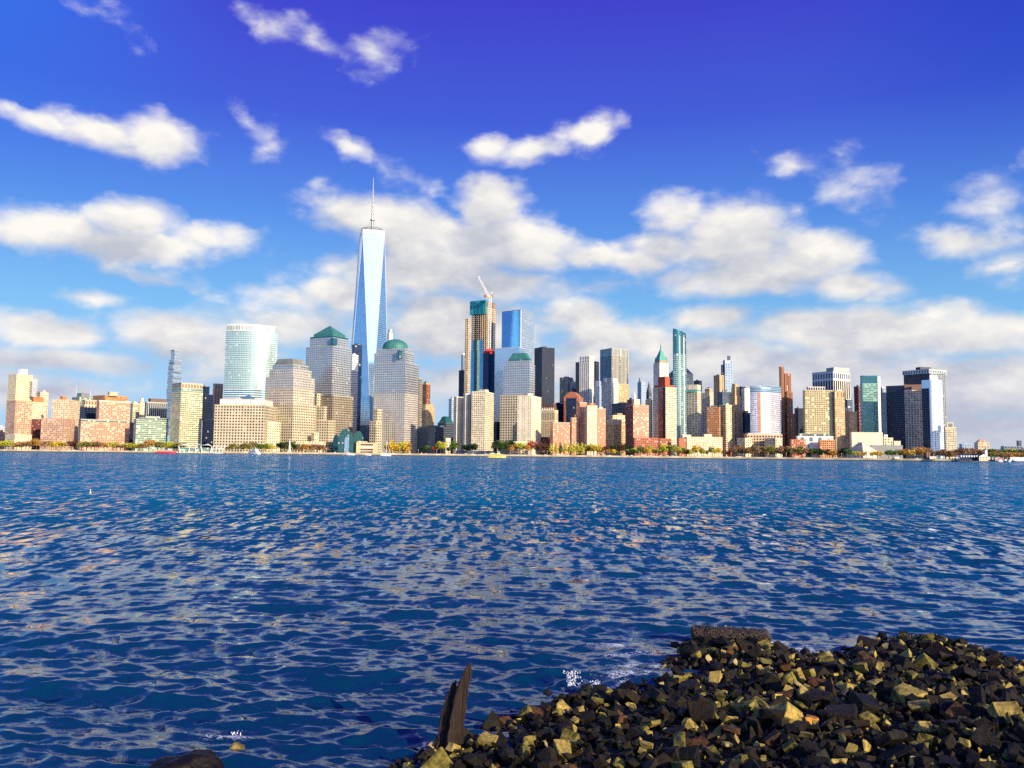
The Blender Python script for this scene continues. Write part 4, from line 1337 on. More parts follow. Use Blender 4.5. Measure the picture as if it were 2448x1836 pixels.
def make_tree(kind, seed):
    """unit sized proto, 16 m tall, trunk at the origin"""
    rs = random.Random(seed)
    H = 16.0
    trunk, crown = MB(), MB()
    if kind == 'round':
        lobes = [(0, 0, 9.5, 5.2, 4.8)] + [(rs.uniform(-3.6, 3.6), rs.uniform(-3.6, 3.6), rs.uniform(7, 13), rs.uniform(2.2, 3.4), rs.uniform(2, 3)) for _ in range(7)]
        n = 620
    elif kind == 'column':
        lobes = [(rs.uniform(-.7, .7), rs.uniform(-.7, .7), 3.5 + i * 1.9, 2.9 - abs(i - 2.2) * .42, 1.9) for i in range(7)]
        n = 420
    elif kind == 'cone':
        lobes = [(0, 0, 2.5 + i * 2.1, 3.6 - i * .5, 1.7) for i in range(7)]
        n = 420
    else:   # sparse, half bare
        lobes = [(rs.uniform(-4, 4), rs.uniform(-4, 4), rs.uniform(6, 13.5), rs.uniform(1.8, 3), rs.uniform(1.5, 2.6)) for _ in range(10)]
        n = 380
    tot = sum(l[3] ** 2 for l in lobes)
    for (x, y, z, r, h) in lobes:
        for _ in range(int(n * r * r / tot)):
            u = Vector((rs.gauss(0, 1), rs.gauss(0, 1), rs.gauss(0, 1))).normalized() * (rs.random() ** .45)
            p = Vector((x + u.x * r, y + u.y * r, z + u.z * h))
            s = rs.uniform(.35, .85)
            a = Vector((rs.gauss(0, 1), rs.gauss(0, 1), rs.gauss(0, 1))).normalized()
            e = a.orthogonal().normalized() * s
            g = a.cross(e).normalized() * s
            crown.face([p - e, p - g * .8, p + e, p + g * rs.uniform(.6, 1)])
    top = 14 if kind != 'round' else 11
    trunk.tube([(0, 0, -.5), (.1, 0, 3), (0, .1, 7), (.1, 0, top)], [.42, .32, .22, .05], 6)
    for i in range(9 if kind == 'bare' else 5):
        z = rs.uniform(3, 9)
        an = rs.uniform(0, 6.28)
        L = rs.uniform(2.5, 4.6) * (.4 if kind in ('column', 'cone') else 1)
        trunk.tube([(0, 0, z), (math.cos(an) * L * .6, math.sin(an) * L * .6, z + 1.8), (math.cos(an) * L, math.sin(an) * L, z + 3.6)], [.16, .1, .03], 4)
    return trunk.mesh('trunk'), crown.mesh('crown')


PROTO = {}
for k in ('round', 'column', 'cone', 'bare'):
    for s in range(3):
        tm, cm = make_tree(k, 10 * len(k) + s)
        tm.materials.append(BARK)
        cm.materials.append(BARK)
        PROTO[(k, s)] = (tm, cm)

LOOK = {'olive': 'olive', 'green': 'green', 'darkgreen': 'dark green', 'yellowgreen': 'yellow green', 'golden': 'golden yellow', 'orange': 'orange',
        'russet': 'russet brown', 'red': 'bright red', 'maroon': 'dark maroon', 'brown': 'thin brown'}
SHAPE = {'round': 'round tree', 'column': 'narrow upright tree', 'cone': 'conical tree', 'bare': 'half bare tree'}
SPOT = [(-50, 45, 'below the far left tower'), (45, 100, 'below the orange brick block with the tank'), (100, 186, 'below the pink grid apartment block'),
        (186, 255, 'below the left half of the wide pink brick block'), (255, 318, 'below the right half of the wide pink brick block'), (318, 372, 'below the low green glass block'), (372, 430, 'beside the red boat'),
        (540, 600, 'below the lattice office block, left of the white boat'), (600, 662, 'below the lattice office block, right of the white boat'), (662, 712, 'beside the white column'),
        (712, 780, 'along the beige podium'), (780, 975, 'behind the sailing boat'), (975, 1045, 'in the shade right of the domed tower'), (1045, 1110, 'beside the small white house block'),
        (1110, 1212, 'at the foot of the taller cream slab'), (1212, 1292, 'around the white kiosk pavilion'), (1292, 1316, 'in the shade below the gothic tower'), (1316, 1400, 'in the row before the pink terrace'),
        (1400, 1440, 'below the tall cream and pink block'), (1440, 1500, 'below the arcade topped office block'), (1500, 1560, 'below the red brick tower with a dark side'), (1560, 1620, 'below the red crowned tower'),
        (1620, 1735, 'before the long low cream building'), (1735, 1762, 'right of the long low cream building'), (1762, 1830, 'below the left half of the glass hotel'), (1830, 1890, 'below the right half of the glass hotel'),
        (1890, 1930, 'below the low red brick block'), (1930, 2020, 'below the gridded hotel'), (2020, 2060, 'before the stepped pyramid, left side'), (2060, 2112, 'before the stepped pyramid, right side'),
        (2112, 2160, 'below the two toned tower, dark side'), (2160, 2215, 'below the two toned tower, ribbed side'), (2215, 2300, 'below the white curved tower'), (2300, 2370, 'behind the navy pier building'), (2370, 2600, 'on the far right shore')]


def spot(x):
    for a, b_, s in SPOT:
        if a <= x < b_:
            return s
    return 'on the waterfront'


TREES = []


def tree(x, ytop, w, color, kind='round', dD=None, D=None, zb=None):
    D = D or shoreD(x) + (dD if dD is not None else random.uniform(18, 34))
    top = at(x, ytop, D)
    zb = GZ if zb is None else zb
    H = max(top.z - zb, 2.5)
    W = w * 1.2 * D / FPX
    base = {'round': 12.0, 'column': 6.4, 'cone': 7.4, 'bare': 12.0}[kind]
    tm, cm = PROTO[(kind, random.randint(0, 2))]
    lab = f"{LOOK[color]} {SHAPE[kind]} {spot(x)}"
    r = thing('tree', lab, 'tree', (top.x, top.y, zb), 'trees along the far waterfront')
    for nm, me, mt in (('trunk', tm, BARK), ('crown', cm, LM[color])):
        o = bpy.data.objects.new(nm, me)
        COL.objects.link(o)
        o.parent = r
        o.material_slots[0].link = 'OBJECT'
        o.material_slots[0].material = mt
    r.rotation_euler.z = random.uniform(0, 6.28)
    r.scale = (W / base, W / base, H / 15.0)
    TREES.append((x, r))


def belt(x0, x1, yt, cols, w=17, kinds=('round',), dens=1.0, D=None, zb=None):
    x = x0
    while x < x1:
        ww = w * random.uniform(.75, 1.25)
        dd = (shoreD(x) + random.choice((16, 28, 42))) if D is None else D + random.uniform(-30, 60)
        tree(x + ww / 2, yt + random.uniform(-5, 3), ww * 1.45, random.choice(cols), random.choice(kinds), D=dd, zb=zb)
        x += ww * .55 / dens


belt(-14, 44, 1056, ['olive', 'yellowgreen', 'orange', 'russet', 'russet'])
belt(44, 78, 1057, ['russet', 'olive', 'brown'])
tree(88, 1047, 20, 'orange'); tree(108, 1049, 24, 'russet', 'bare'); tree(124, 1055, 16, 'olive')
tree(135, 1054, 30, 'golden'); tree(148, 1056, 18, 'yellowgreen', dD=36)
tree(171, 1052, 30, 'maroon'); tree(178, 1055, 20, 'russet', dD=40)
belt(186, 236, 1056, ['olive', 'russet', 'russet', 'brown'])
tree(250, 1056, 24, 'orange')
belt(262, 340, 1060, ['russet', 'olive', 'russet', 'yellowgreen'], 15)
tree(356, 1050, 27, 'orange'); tree(334, 1058, 20, 'yellowgreen')
belt(370, 424, 1058, ['olive', 'yellowgreen', 'russet'], 14)
belt(543, 600, 1061, ['olive', 'brown', 'russet'], 13, ('round', 'bare'))
belt(614, 650, 1062, ['olive', 'green', 'yellowgreen'], 13)
belt(663, 706, 1059, ['darkgreen', 'green', 'olive'], 15)
belt(706, 775, 1064, ['russet', 'brown', 'orange'], 15, ('bare', 'round'))
belt(922, 974, 1059, ['golden', 'golden', 'yellowgreen'], 11, ('round', 'column'), 1.2)
tree(978, 1060, 12, 'russet'); tree(1010, 1066, 19, 'darkgreen', dD=20); tree(1020, 1064, 18, 'green', dD=50)
tree(1040, 1066, 15, 'red'); tree(1054, 1055, 25, 'yellowgreen'); tree(1072, 1068, 12, 'green'); tree(1090, 1052, 25, 'green'); tree(1083, 1058, 16, 'olive')
belt(1108, 1130, 1060, ['darkgreen'], 15)
belt(1178, 1212, 1055, ['darkgreen', 'green'], 17)
tree(1222, 1060, 20, 'orange'); tree(1236, 1057, 20, 'golden', dD=34); tree(1249, 1056, 22, 'yellowgreen'); tree(1270, 1053, 26, 'red'); tree(1262, 1062, 14, 'orange', dD=16)
belt(1282, 1304, 1060, ['maroon'], 16); tree(1306, 1070, 11, 'russet'); tree(1298, 1075, 9, 'brown')
for x in (1317, 1329, 1340, 1351, 1362, 1372, 1382, 1392):
    tree(x, 1060 + random.uniform(-1.5, 1.5), 11.5, 'yellowgreen' if x > 1350 or x % 2 else 'green', 'column', dD=22)
belt(1398, 1414, 1062, ['yellowgreen', 'orange'], 10); belt(1414, 1434, 1064, ['yellowgreen', 'golden'], 12)
tree(1440, 1073, 9, 'green'); belt(1445, 1462, 1066, ['maroon', 'darkgreen'], 12)
tree(1453, 1074, 12, 'orange', dD=12); tree(1467, 1073, 12, 'golden', dD=12); tree(1476, 1076, 8, 'green', dD=14); tree(1486, 1076, 8, 'olive', dD=14)
belt(1469, 1496, 1064, ['maroon', 'darkgreen'], 14, D=1372)
belt(1498, 1524, 1074, ['green', 'yellowgreen'], 12); tree(1530, 1066, 18, 'green'); tree(1541, 1075, 12, 'olive'); tree(1553, 1063, 19, 'yellowgreen'); tree(1548, 1070, 14, 'golden', dD=14)
belt(1562, 1578, 1074, ['yellowgreen', 'golden'], 11); belt(1576, 1618, 1065, ['yellowgreen', 'olive', 'yellowgreen'], 17)
belt(1616, 1656, 1073, ['yellowgreen', 'olive', 'green'], 11); tree(1667, 1062, 22, 'golden'); tree(1681, 1073, 14, 'yellowgreen'); tree(1676, 1070, 12, 'olive')
tree(1702, 1066, 18, 'olive'); tree(1708, 1072, 12, 'yellowgreen', dD=14); tree(1718, 1068, 16, 'golden'); tree(1691, 1075, 9, 'green')
tree(1730, 1072, 12, 'brown', 'bare'); tree(1744, 1070, 12, 'red', 'cone'); tree(1738, 1077, 9, 'red')
belt(1750, 1800, 1066, ['orange', 'brown', 'russet'], 15, ('bare', 'round'))
belt(1790, 1930, 1068, ['russet', 'brown', 'russet', 'olive'], 15, ('bare', 'bare', 'round'))
tree(1933, 1062, 11, 'darkgreen', 'cone')
belt(1938, 1985, 1075, ['darkgreen', 'green', 'maroon'], 13); tree(1990, 1076, 20, 'orange'); tree(2002, 1074, 18, 'russet')  # dark leaf colours stand in for the deep shade along this stretch
tree(2019, 1070, 22, 'darkgreen'); tree(2030, 1073, 18, 'green'); tree(2012, 1082, 11, 'darkgreen', dD=12)
for x in (2045, 2056, 2066, 2085, 2097, 2106):
    tree(x, 1078, 14, 'golden' if x > 2050 else 'yellowgreen', dD=16)
for x in (2124, 2134, 2144, 2151):
    tree(x, 1075 + random.uniform(-2, 2), 16, 'green' if x != 2144 else 'olive')
tree(2160, 1073, 16, 'orange'); tree(2168, 1071, 16, 'red', dD=40); tree(2178, 1075, 20, 'golden', dD=16)
belt(2186, 2216, 1072, ['russet', 'orange'], 16); belt(2214, 2262, 1077, ['russet', 'brown'], 14, ('bare', 'round'))
belt(2262, 2300, 1078, ['maroon', 'russet'], 15); belt(2290, 2350, 1073, ['russet', 'olive', 'orange', 'maroon'], 16, D=1700, zb=2.0)
belt(2350, 2470, 1074, ['olive', 'orange', 'green', 'golden', 'russet'], 18, D=1720, zb=2.0)
belt(2362, 2470, 1081, ['olive', 'orange', 'russet'], 15, D=1660, zb=2.0)

# ---------------------------------------------------------------- far right: buildings beyond, pier building
B('distant pink block with a ragged roof beyond the far right trees', 2900, [('shaft', 'creampink', 2329, 2338, 2365, 1058, {'bay': 9, 'fl': 9}), ('attic', 'rosebrick', 2334, 2340, 2355, 1053, {'nop': 1})], ph=True, z0=2)
B('distant pale block left of the distant pink block', 3000, [('shaft', 'bluewhite', 2293, 2300, 2323, 1062, {'bay': 9, 'fl': 9})], z0=2)
B('distant hazy blue grey sheds under a harbour tower at the right edge', 3400, [('shaft', 'steel', 2392, 2400, 2460, 1067, {'bay': 12, 'fl': 9}), ('tower', 'slate', 2430, 2434, 2442, 1054)], z0=2, ph=False)
B('low pink brick shed on the far right shore', 1560, [('shaft', 'rosebrick', 2376, 2379, 2400, 1094)], a=70, ph=False, z0=1, name='shed', cat='shed')


def gabled(label, x0, x1, yeave, yridge, D, wall, roof, dep=14, name='hall', cat='hall', z0=GZ):
    A, C = colx(x0, yeave, D), colx(x1, yeave, D)
    los = ((A + C) / 2).normalized()
    ze, zr_ = at((x0 + x1) / 2, yeave, D).z, at((x0 + x1) / 2, yridge, D + dep / 2).z
    root = thing(name, label, cat, (*((A + C) / 2), z0))
    Bk = los * dep
    MB().prism([tuple(A), tuple(C), tuple(C + Bk), tuple(A + Bk)], z0, ze, 4, 3.6).build('wall', [ST[wall][0], ROOF] if wall in ST else [M[wall], ROOF], root)
    mb = MB()
    e = (C - A).normalized() * .4
    A2, C2 = A - e - los * .4, C + e - los * .4
    m1, m2 = (A - e) + Bk / 2, (C + e) + Bk / 2
    A3, C3 = A - e + Bk * 1.03, C + e + Bk * 1.03
    mb.face([(*A2, ze), (*C2, ze), (*m2, zr_), (*m1, zr_)])
    mb.face([(*C3, ze), (*A3, ze), (*m1, zr_), (*m2, zr_)])
    mb.face([(*A3, ze), (*A2, ze), (*m1, zr_)])
    mb.face([(*C2, ze), (*C3, ze), (*m2, zr_)])
    mb.face([(*A2, ze), (*A3, ze), (*C3, ze), (*C2, ze)])
    mb.build('roof', M[roof], root)
    return root


Dp = 1168
b = gabled('long navy roofed pier building with dormers and a white clock tower end', 2294, 2343, 1094, 1085, Dp + 12, 'navy', 'navyroof', 14, 'pier_building', 'pier', 1.5)
A, C_ = colx(2341, 1094, Dp), colx(2362, 1094, Dp)
los = A.normalized()
ze = at(2350, 1091, Dp).z
zr_ = at(2350, 1086, Dp).z
mb = MB()
mb.prism([tuple(A), tuple(C_), tuple(C_ + los * 16), tuple(A + los * 16)], 1.5, ze, 4, 4)
mb.build('end_pavilion', [ST['creamlow'][0], ROOF], b)
mid = (A + C_) / 2
mb = MB()
mb.face([(*A, ze), (*C_, ze), (*mid, zr_)])
mb.face([(*C_, ze), (*(C_ + los * 16), ze), (*(mid + los * 16), zr_), (*mid, zr_)])
mb.face([(*(A + los * 16), ze), (*A, ze), (*mid, zr_), (*(mid + los * 16), zr_)])
mb.build('gable_roof', M['white'], b)
P = foot(2352.5, 2356, 2360, 1076, Dp + 5, 45)
zt_ = at(2356, 1076, Dp + 5).z
MB().prism(P, 1.5, zt_, 3, 4).build('clock_tower', [M['white'], ROOF], b)
pyramid(b, 'spire_roof', P, zt_, at(2355, 1069, Dp + 5).z, M['copper'])
for k in range(7):
    p = at(2299 + k * 6.2, 1092, Dp + 11.6)
    MB().box(p.x, p.y + 2, p.z - .4, 1.6, 3, 2.2, 0).build('dormer', M['white'], b)
deck = MB()
dA, dC = colx(2290, 1100, Dp - 6), colx(2368, 1100, Dp - 6)
deck.prism([tuple(dA), tuple(dC), tuple(dC + los * 40), tuple(dA + los * 40)], .6, 1.5, 9, 9, floor=True)
deck.build('pier_deck', [M['black'], M['stone']], b)
for k in range(16):
    p = dA.lerp(dC, k / 15)
    MB().tube([(p.x, p.y + .6, -2), (p.x, p.y + .6, .6)], .35, 6).build('pile', M['wood'], b)
gabled('white low roofed hall on the far right shore', 2416, 2452, 1099, 1093, 1540, 'lightgrey', 'white', 18, z0=1)
gabled('tiny cream pavilion roof among the right hand trees', 2223, 2238, 1096, 1091, 1192, 'creamlow', 'stone', 8, 'pavilion', 'pavilion')
gabled('little gabled cream shelter below the two toned tower', 2140, 2150, 1097, 1092, 1212, 'creamlow', 'stone', 6, 'pavilion', 'pavilion')
b = thing('monument', 'dark brown upright monument slab among the right hand trees', 'monument', (*colx(2218, 1085, 1200), GZ))
p = at(2216, 1081, 1200); q = at(2221, 1081, 1200)
MB().box(p.x, p.y, GZ, 2.2, 2.2, p.z - GZ).build('slab', M['brown'], b)
MB().box(q.x, q.y, GZ, 2.2, 2.2, q.z - GZ).build('slab', M['maroon'] if 'maroon' in M else M['brown'], b)

# white column by the water and flag / light masts
p = colx(692, 1080, shoreD(692) + 6)
b = thing('column', 'white tapering column monument on the quay before the stepped tower', 'column', (p.x, p.y, GZ))
zt_ = at(692, 1052, shoreD(692) + 6).z
MB().box(p.x, p.y, GZ, 6, 6, 2).build('plinth', M['stone'], b)
MB().tube([(p.x, p.y, GZ + 2), (p.x, p.y, GZ + 5), (p.x, p.y, zt_)], [2.0, 1.5, .5], 8).build('shaft', M['white'], b)
MB().box(p.x, p.y, zt_, 1.6, 1.6, 1.2).build('lamp_house', M['white'], b)
p = colx(2073, 1085, shoreD(2073) + 5)
b = thing('obelisk', 'small white figure shaped column on the quay before the stepped pyramid', 'column', (p.x, p.y, GZ))
MB().box(p.x, p.y, GZ, 3, 3, 2.5).build('plinth', M['stone'], b)
MB().tube([(p.x, p.y, GZ + 2.5), (p.x, p.y, GZ + 7), (p.x, p.y, GZ + 9), (p.x, p.y, GZ + 10.5)], [1.1, .9, 1.5, .3], 8).build('shaft', M['white'], b)

# promenade lamps
lampm = MB()
lampm.tube([(0, 0, 0), (0, 0, 6.2)], .16, 5)
lpost = lampm.mesh('lamp_post')
lpost.materials.append(M['stone'])
lh = MB()
lh.tube([(0, 0, 6.2), (0, 0, 6.5), (0, 0, 7.1)], [.3, .6, .2], 6)
lhm = lh.mesh('lamp_head')
lhm.materials.append(M['white'])
for i, x in enumerate(range(560, 2250, 44)):
    p = colx(x, 1086, shoreD(x) + 5)
    r = thing('street_lamp', f"slim pale promenade lamp {spot(x)}", 'lamp', (p.x, p.y, GZ), 'lamps along the promenade')
    for nm, me in (('lamp_post', lpost), ('lamp_head', lhm)):
        o = bpy.data.objects.new(nm, me)
        COL.objects.link(o)
        o.parent = r

# ---------------------------------------------------------------- ferry terminal
D = shoreD(460) - 6
b = thing('ferry_terminal', 'white tented ferry terminal roof on raking columns over the water', 'terminal', (*colx(468, 1080, D), 0))
mb = MB()
nx, ny = 28, 6
peaks = [438, 468, 497]
grid = {}
for i in range(nx + 1):
    for j in range(ny + 1):
        x = 424 + (512 - 424) * i / nx
        p = colx(x, 1066, D + 4 * j)
        pk = max(max(0, 1 - abs(x - q) / 15) ** 1.6 for q in peaks)
        dj = 1 - abs(j / ny - .5) * 1.2
        edgeq = 1 - (abs(x - 468) / 44) ** 2
        z = at(468, 1068, D).z + edgeq * 3.2 + pk * 3.6 * dj
        grid[i, j] = (p.x, p.y, z)
for i in range(nx):
    for j in range(ny):
        mb.face([grid[i, j], grid[i + 1, j], grid[i + 1, j + 1], grid[i, j + 1]])
o = mb.build('tent_roof', M['fabric'], b, smooth=True, weld=True)
md = o.modifiers.new('thick', 'SOLIDIFY')
md.thickness = .35
for x, dx in ((432, -5), (450, 4), (467, 0), (484, -4), (502, 5)):
    p, q = at(x, 1082, D + 1), at(x + dx, 1067, D + 2)
    MB().tube([(p.x, p.y, .4), (q.x, q.y, q.z)], .7, 6).build('column', M['white'], b)
A, C_ = colx(429, 1075, D + 5), colx(508, 1075, D + 5)
MB().prism([tuple(A), tuple(C_), (C_.x, C_.y + 14), (A.x, A.y + 14)], 1.6, at(468, 1070, D).z, 3, 2.6).build('glass_wall', [facade('facade_terminal', (.3, .45, .38), (.1, .25, .22), .7, .75, blind=.3, blindc=(.7, .75, .6), gm=.5), ROOF], b)
A, C_ = colx(423, 1082, D - 1), colx(512, 1082, D - 1)
MB().prism([tuple(A), tuple(C_), (C_.x, C_.y + 22), (A.x, A.y + 22)], 1.0, 1.6, 9, 9, floor=True).build('deck', [M['stone'], M['stone']], b)
for k in range(22):
    p = A.lerp(C_, (k + .5) / 22)
    MB().tube([(p.x, p.y - .3, -1.5), (p.x, p.y - .3, 2.8 + (k % 3) * .5)], .32, 5).build('pile', M['stone'], b)
# gangway frames to the right of the roof
b = thing('gangway_frames', 'pale green raking gangway frames right of the tented terminal', 'gangway', (*colx(520, 1080, D), 0))
for x in (505, 514, 523, 531):
    p, q = at(x, 1082, D + 2), at(x + 7, 1063, D + 2)
    MB().tube([(p.x, p.y, .6), q], .55, 5).build('frame', M['white'], b)
p, q = at(508, 1074, D + 3), at(536, 1072, D + 3)
MB().tube([p, q], .5, 5).build('rail', M['white'], b)
MB().box(*colx(520, 1080, D + 6), .4, 20, 8, 1.6).build('pontoon', M['lightgrey'], b)


# ---------------------------------------------------------------- boats
def hull(mb, L, W, H, sheer=.4, rake=.14, mi=0):
    """boat hull along local x, bow at +x"""
    st = [-.5, -.42, -.2, .1, .3, .42, .5]
    wd = [.78, .94, 1, 1, .78, .42, .03]
    secs = []
    for s, w in zip(st, wd):
        x = s * L
        top = H + sheer * max(0, s * 2) ** 2 * H
        xt = x + (rake * L * .5 if s > .45 else 0)
        y = w * W / 2
        secs.append([(x, -y * .55, -.5), (x, -y * .9, H * .3), (xt, -y, top), (xt, y, top), (x, y * .9, H * .3), (x, y * .55, -.5)])
    for a, c_ in zip(secs, secs[1:]):
        for k in range(5):
            mb.face([a[k], c_[k], c_[k + 1], a[k + 1]][::-1], None, mi if k != 2 else mi)
    mb.face(secs[0])
    mb.face(secs[-1][::-1])
    return mb


def boat(label, name, x, D, L, W, H, hullc, parts, rz, group=None, cat='boat'):
    p = colx(x, 1088, D)
    r = thing(name, label, cat, (p.x, p.y, 0), group)
    r.rotation_euler.z = rz
    objs = []
    mb = hull(MB(), L, W, H)
    me = mb.mesh('hull')
    me.materials.append(M[hullc])
    o = bpy.data.objects.new('hull', me)
    COL.objects.link(o)
    o.parent = r
    for nm, mt, boxes in parts:
        mb = MB()
        for bx in boxes:
            if bx[0] == 'tube':
                mb.tube(bx[1], bx[2], 6)
            else:
                mb.box(*bx)
        me = mb.mesh(nm)
        me.materials.append(M[mt] if mt in M else mt)
        o = bpy.data.objects.new(nm, me)
        COL.objects.link(o)
        o.parent = r
    return r


boatglass = plain('boat_window_glass', (.03, .05, .08), .15, .3)
boat('small yellow and white ferry crossing midstream below the cream slabs', 'ferry', 1187, 880, 18, 5.5, 1.9, 'yellow',
     [('cabin', 'yellow', [(-1.5, 0, 1.9, 12, 4.6, 2.2)]), ('window_band', boatglass, [(-1.5, 0, 2.7, 11.4, 4.66, .8)]),
      ('upper_deck', 'white', [(-2.5, 0, 4.1, 9.5, 4.2, .25), (2.2, 0, 4.1, 2.6, 3, 2.2), (-6.8, 0, 4.3, .2, 4, 1.0)]),
      ('wheelhouse_window', boatglass, [(2.3, 0, 5.2, 2.65, 3.04, .7)]), ('roof', 'yellow', [(2.2, 0, 6.3, 3.0, 3.3, .25), (-4, 0, 4.35, 2.4, 2, .9)]),
      ('radar_mast', 'white', [('tube', [(1.4, 0, 6.5), (1.1, 0, 9.2)], .14), (1.1, 0, 8.3, .3, 1.8, .2)]), ('stripe', 'black', [(-1.5, 0, 1.35, 14, 5.56, .22)])], .12)
boat('white motor yacht heading left below the lattice office block', 'motor_yacht', 607, 1240, 26, 6.5, 2.6, 'white',
     [('cabin', 'white', [(-1, 0, 2.6, 16, 5.4, 2.6), (-2, 0, 5.2, 10, 4.4, 2.2)]), ('window_band', boatglass, [(-1, 0, 3.6, 14, 5.46, .9), (-2, 0, 6.0, 9, 4.46, .8)]),
      ('flybridge', 'white', [(-2, 0, 7.4, 8, 4, .3)]), ('radar_mast', 'white', [('tube', [(-3, 0, 7.7), (-3.4, 0, 11)], .2)])], math.pi - .7)
boat('red hulled tour boat moored left of the tented terminal', 'tour_boat', 396, 1348, 30, 7, 2.4, 'red',
     [('cabin', plain('pink_cabin', (.75, .35, .28), .6), [(-1, 0, 2.4, 24, 6, 2.4)]), ('window_band', boatglass, [(-1, 0, 3.2, 22, 6.06, .8)]),
      ('upper_deck', 'white', [(-2, 0, 4.8, 20, 5.6, .3), (7, 0, 5.1, 4, 4, 1.8)])], .05)
b = boat('white sloop with a bare tall mast below the domed tower', 'sailing_boat', 922, 1270, 15, 4, 1.5, 'white',
         [('mast', 'white', [('tube', [(1, 0, 1.5), (1, 0, 22)], .28)]), ('boom', 'white', [('tube', [(1, 0, 3.2), (-5.5, 0, 3.4)], .25)]),
          ('furled_sail', 'fabric', [('tube', [(.6, 0, 3.6), (-5.2, 0, 3.8)], .4), ('tube', [(7.2, 0, 2.0), (1.4, 0, 19.5)], .16)]), ('cabin', 'white', [(.5, 0, 1.5, 5, 2.4, .9)])], .2)
boat('small white launch by the glass hall', 'launch', 838, 1300, 11, 3.4, 1.3, 'white', [('cabin', 'white', [(0, 0, 1.3, 5, 2.6, 1.5)]), ('windscreen', boatglass, [(.6, 0, 1.9, 4, 2.64, .5)])], .1)
boat('low white speedboat crossing right of the glass hall', 'speedboat', 880, 1290, 9, 2.8, 1.0, 'white', [('cabin', 'white', [(-.5, 0, 1.0, 3, 2.2, 1.2)]), ('windscreen', boatglass, [(.4, 0, 1.5, 1.5, 2.24, .4)])], 0)
for k, x in enumerate((2392, 2404, 2414, 2423)):
    boat(f"small dark moored workboat by the far right shore, {['leftmost', 'second', 'third', 'rightmost'][k]} of four", 'workboat', x, 1470, 10, 3.4, 1.6, 'black' if k % 2 else 'white',
         [('cabin', 'lightgrey', [(-1, 0, 1.6, 3.5, 2.6, 2.2)]), ('mast', 'black', [('tube', [(-1, 0, 3.8), (-1, 0, 7)], .15)])], .2 * k, 'workboats moored at the far right')
# buoy
p = on_plane(216, 1180)
b = thing('buoy', 'tiny pale channel buoy alone on the water at the left', 'buoy', (p.x, p.y, 0))
MB().tube([(p.x, p.y, -.2), (p.x, p.y, .1), (p.x, p.y, .16)], [.09, .09, .06], 8).build('float', M['yellow'], b)
MB().tube([(p.x, p.y, .16), (p.x, p.y, .42)], .025, 6).build('marker', M['white'], b)
# ---------------------------------------------------------------- river
def wave_set():
    r = random.Random(3)
    out = []
    for i in range(84):
        lam = .13 * (6.0 / .13) ** (i / 83)
        th = R(-90 + r.gauss(-8, 26 if lam < .8 else 16))
        k = 2 * math.pi / lam
        s = .042 if lam < .28 else (.05 if lam < .9 else (.026 if lam < 2.6 else .013))
        out.append((k * math.cos(th), k * math.sin(th), s / k, r.uniform(0, 6.28), lam, math.cos(th), math.sin(th)))
    return out


WS = wave_set()


def gust(x, y):
    return 1 + .28 * np.sin(x * .11 + 1.3 + 1.2 * np.sin(y * .05)) * np.sin(y * .13 + x * .03) + .18 * np.sin(x * .031 - y * .043)


def waves(x, y, dr):
    g = gust(x, y)
    z = np.zeros_like(x)
    ox = np.zeros_like(x)
    oy = np.zeros_like(x)
    for kx, ky, a, ph, lam, cx, cy in WS:
        fade = np.clip(lam / (2.6 * dr) - 1, 0, 1)
        if fade.max() <= 0:
            continue
        q = kx * x + ky * y + ph
        w = a * fade * g
        z += w * np.cos(q)
        ox -= .45 * w * cx * np.sin(q)
        oy -= .45 * w * cy * np.sin(q)
    return z, ox, oy


fine = np.radians(np.arange(-41, 41.001, .075))
coarse = np.radians(np.arange(44, 317, 3.0))
ang = np.concatenate([fine, coarse])
rs_ = [3.0]
while rs_[-1] < 9000:
    r = rs_[-1]
    d = min(max(r * r * 1.5 / (CAMZ * FPX), .04), r * .02)
    if r > 2400:
        d = r * .15
    if r < 6.5:
        d = .25
    rs_.append(r + d)
rad = np.array(rs_)
drr = np.gradient(rad)
A_, R_ = np.meshgrid(ang, rad)
X, Y = R_ * np.sin(A_), R_ * np.cos(A_)
DR = np.broadcast_to(np.maximum(drr[:, None], R_ * np.radians(.075)), X.shape)
DR = np.where(np.abs(A_ - math.pi) < math.pi - R(43), np.maximum(DR, R_ * .05), DR)
Z, OX, OY = waves(X, Y, DR)
V = np.stack([X + OX, Y + OY, Z], -1).reshape(-1, 3)
nr, na = X.shape
i = np.arange(nr - 1)[:, None] * na
j = np.arange(na)[None, :]
j2 = (j + 1) % na
F_ = np.stack([i + j, i + na + j, i + na + j2, i + j2], -1).reshape(-1, 4)
me = bpy.data.meshes.new('water')
me.vertices.add(len(V))
me.vertices.foreach_set('co', V.astype(np.float32).ravel())
me.loops.add(F_.size)
me.loops.foreach_set('vertex_index', F_.astype(np.int32).ravel())
me.polygons.add(len(F_))
me.polygons.foreach_set('loop_start', np.arange(0, F_.size, 4, dtype=np.int32))
me.polygons.foreach_set('loop_total', np.full(len(F_), 4, dtype=np.int32))
me.polygons.foreach_set('use_smooth', np.ones(len(F_), dtype=bool))
me.update(calc_edges=True)
me.validate()
water = bpy.data.objects.new('water', me)
water['kind'] = 'structure'
COL.objects.link(water)
m, t, b = newmat('river_water')
geo = t.node('ShaderNodeNewGeometry')
pos = geo.outputs['Position']
st = t.vmath('MULTIPLY', pos, (.7, 1.0, 1.0))
dist = t.vmath('LENGTH', pos, out=1)
farw = t.mapr(dist, 6, 70, 0.12, 1)
# slopes of the chop, straight from vector noise so that they hold at any distance
def slope(vec, sc, det, rough=.55):
    return t.vmath('SUBTRACT', t.noise(vec, sc, det, rough, 'Color'), (.5, .5, .5))


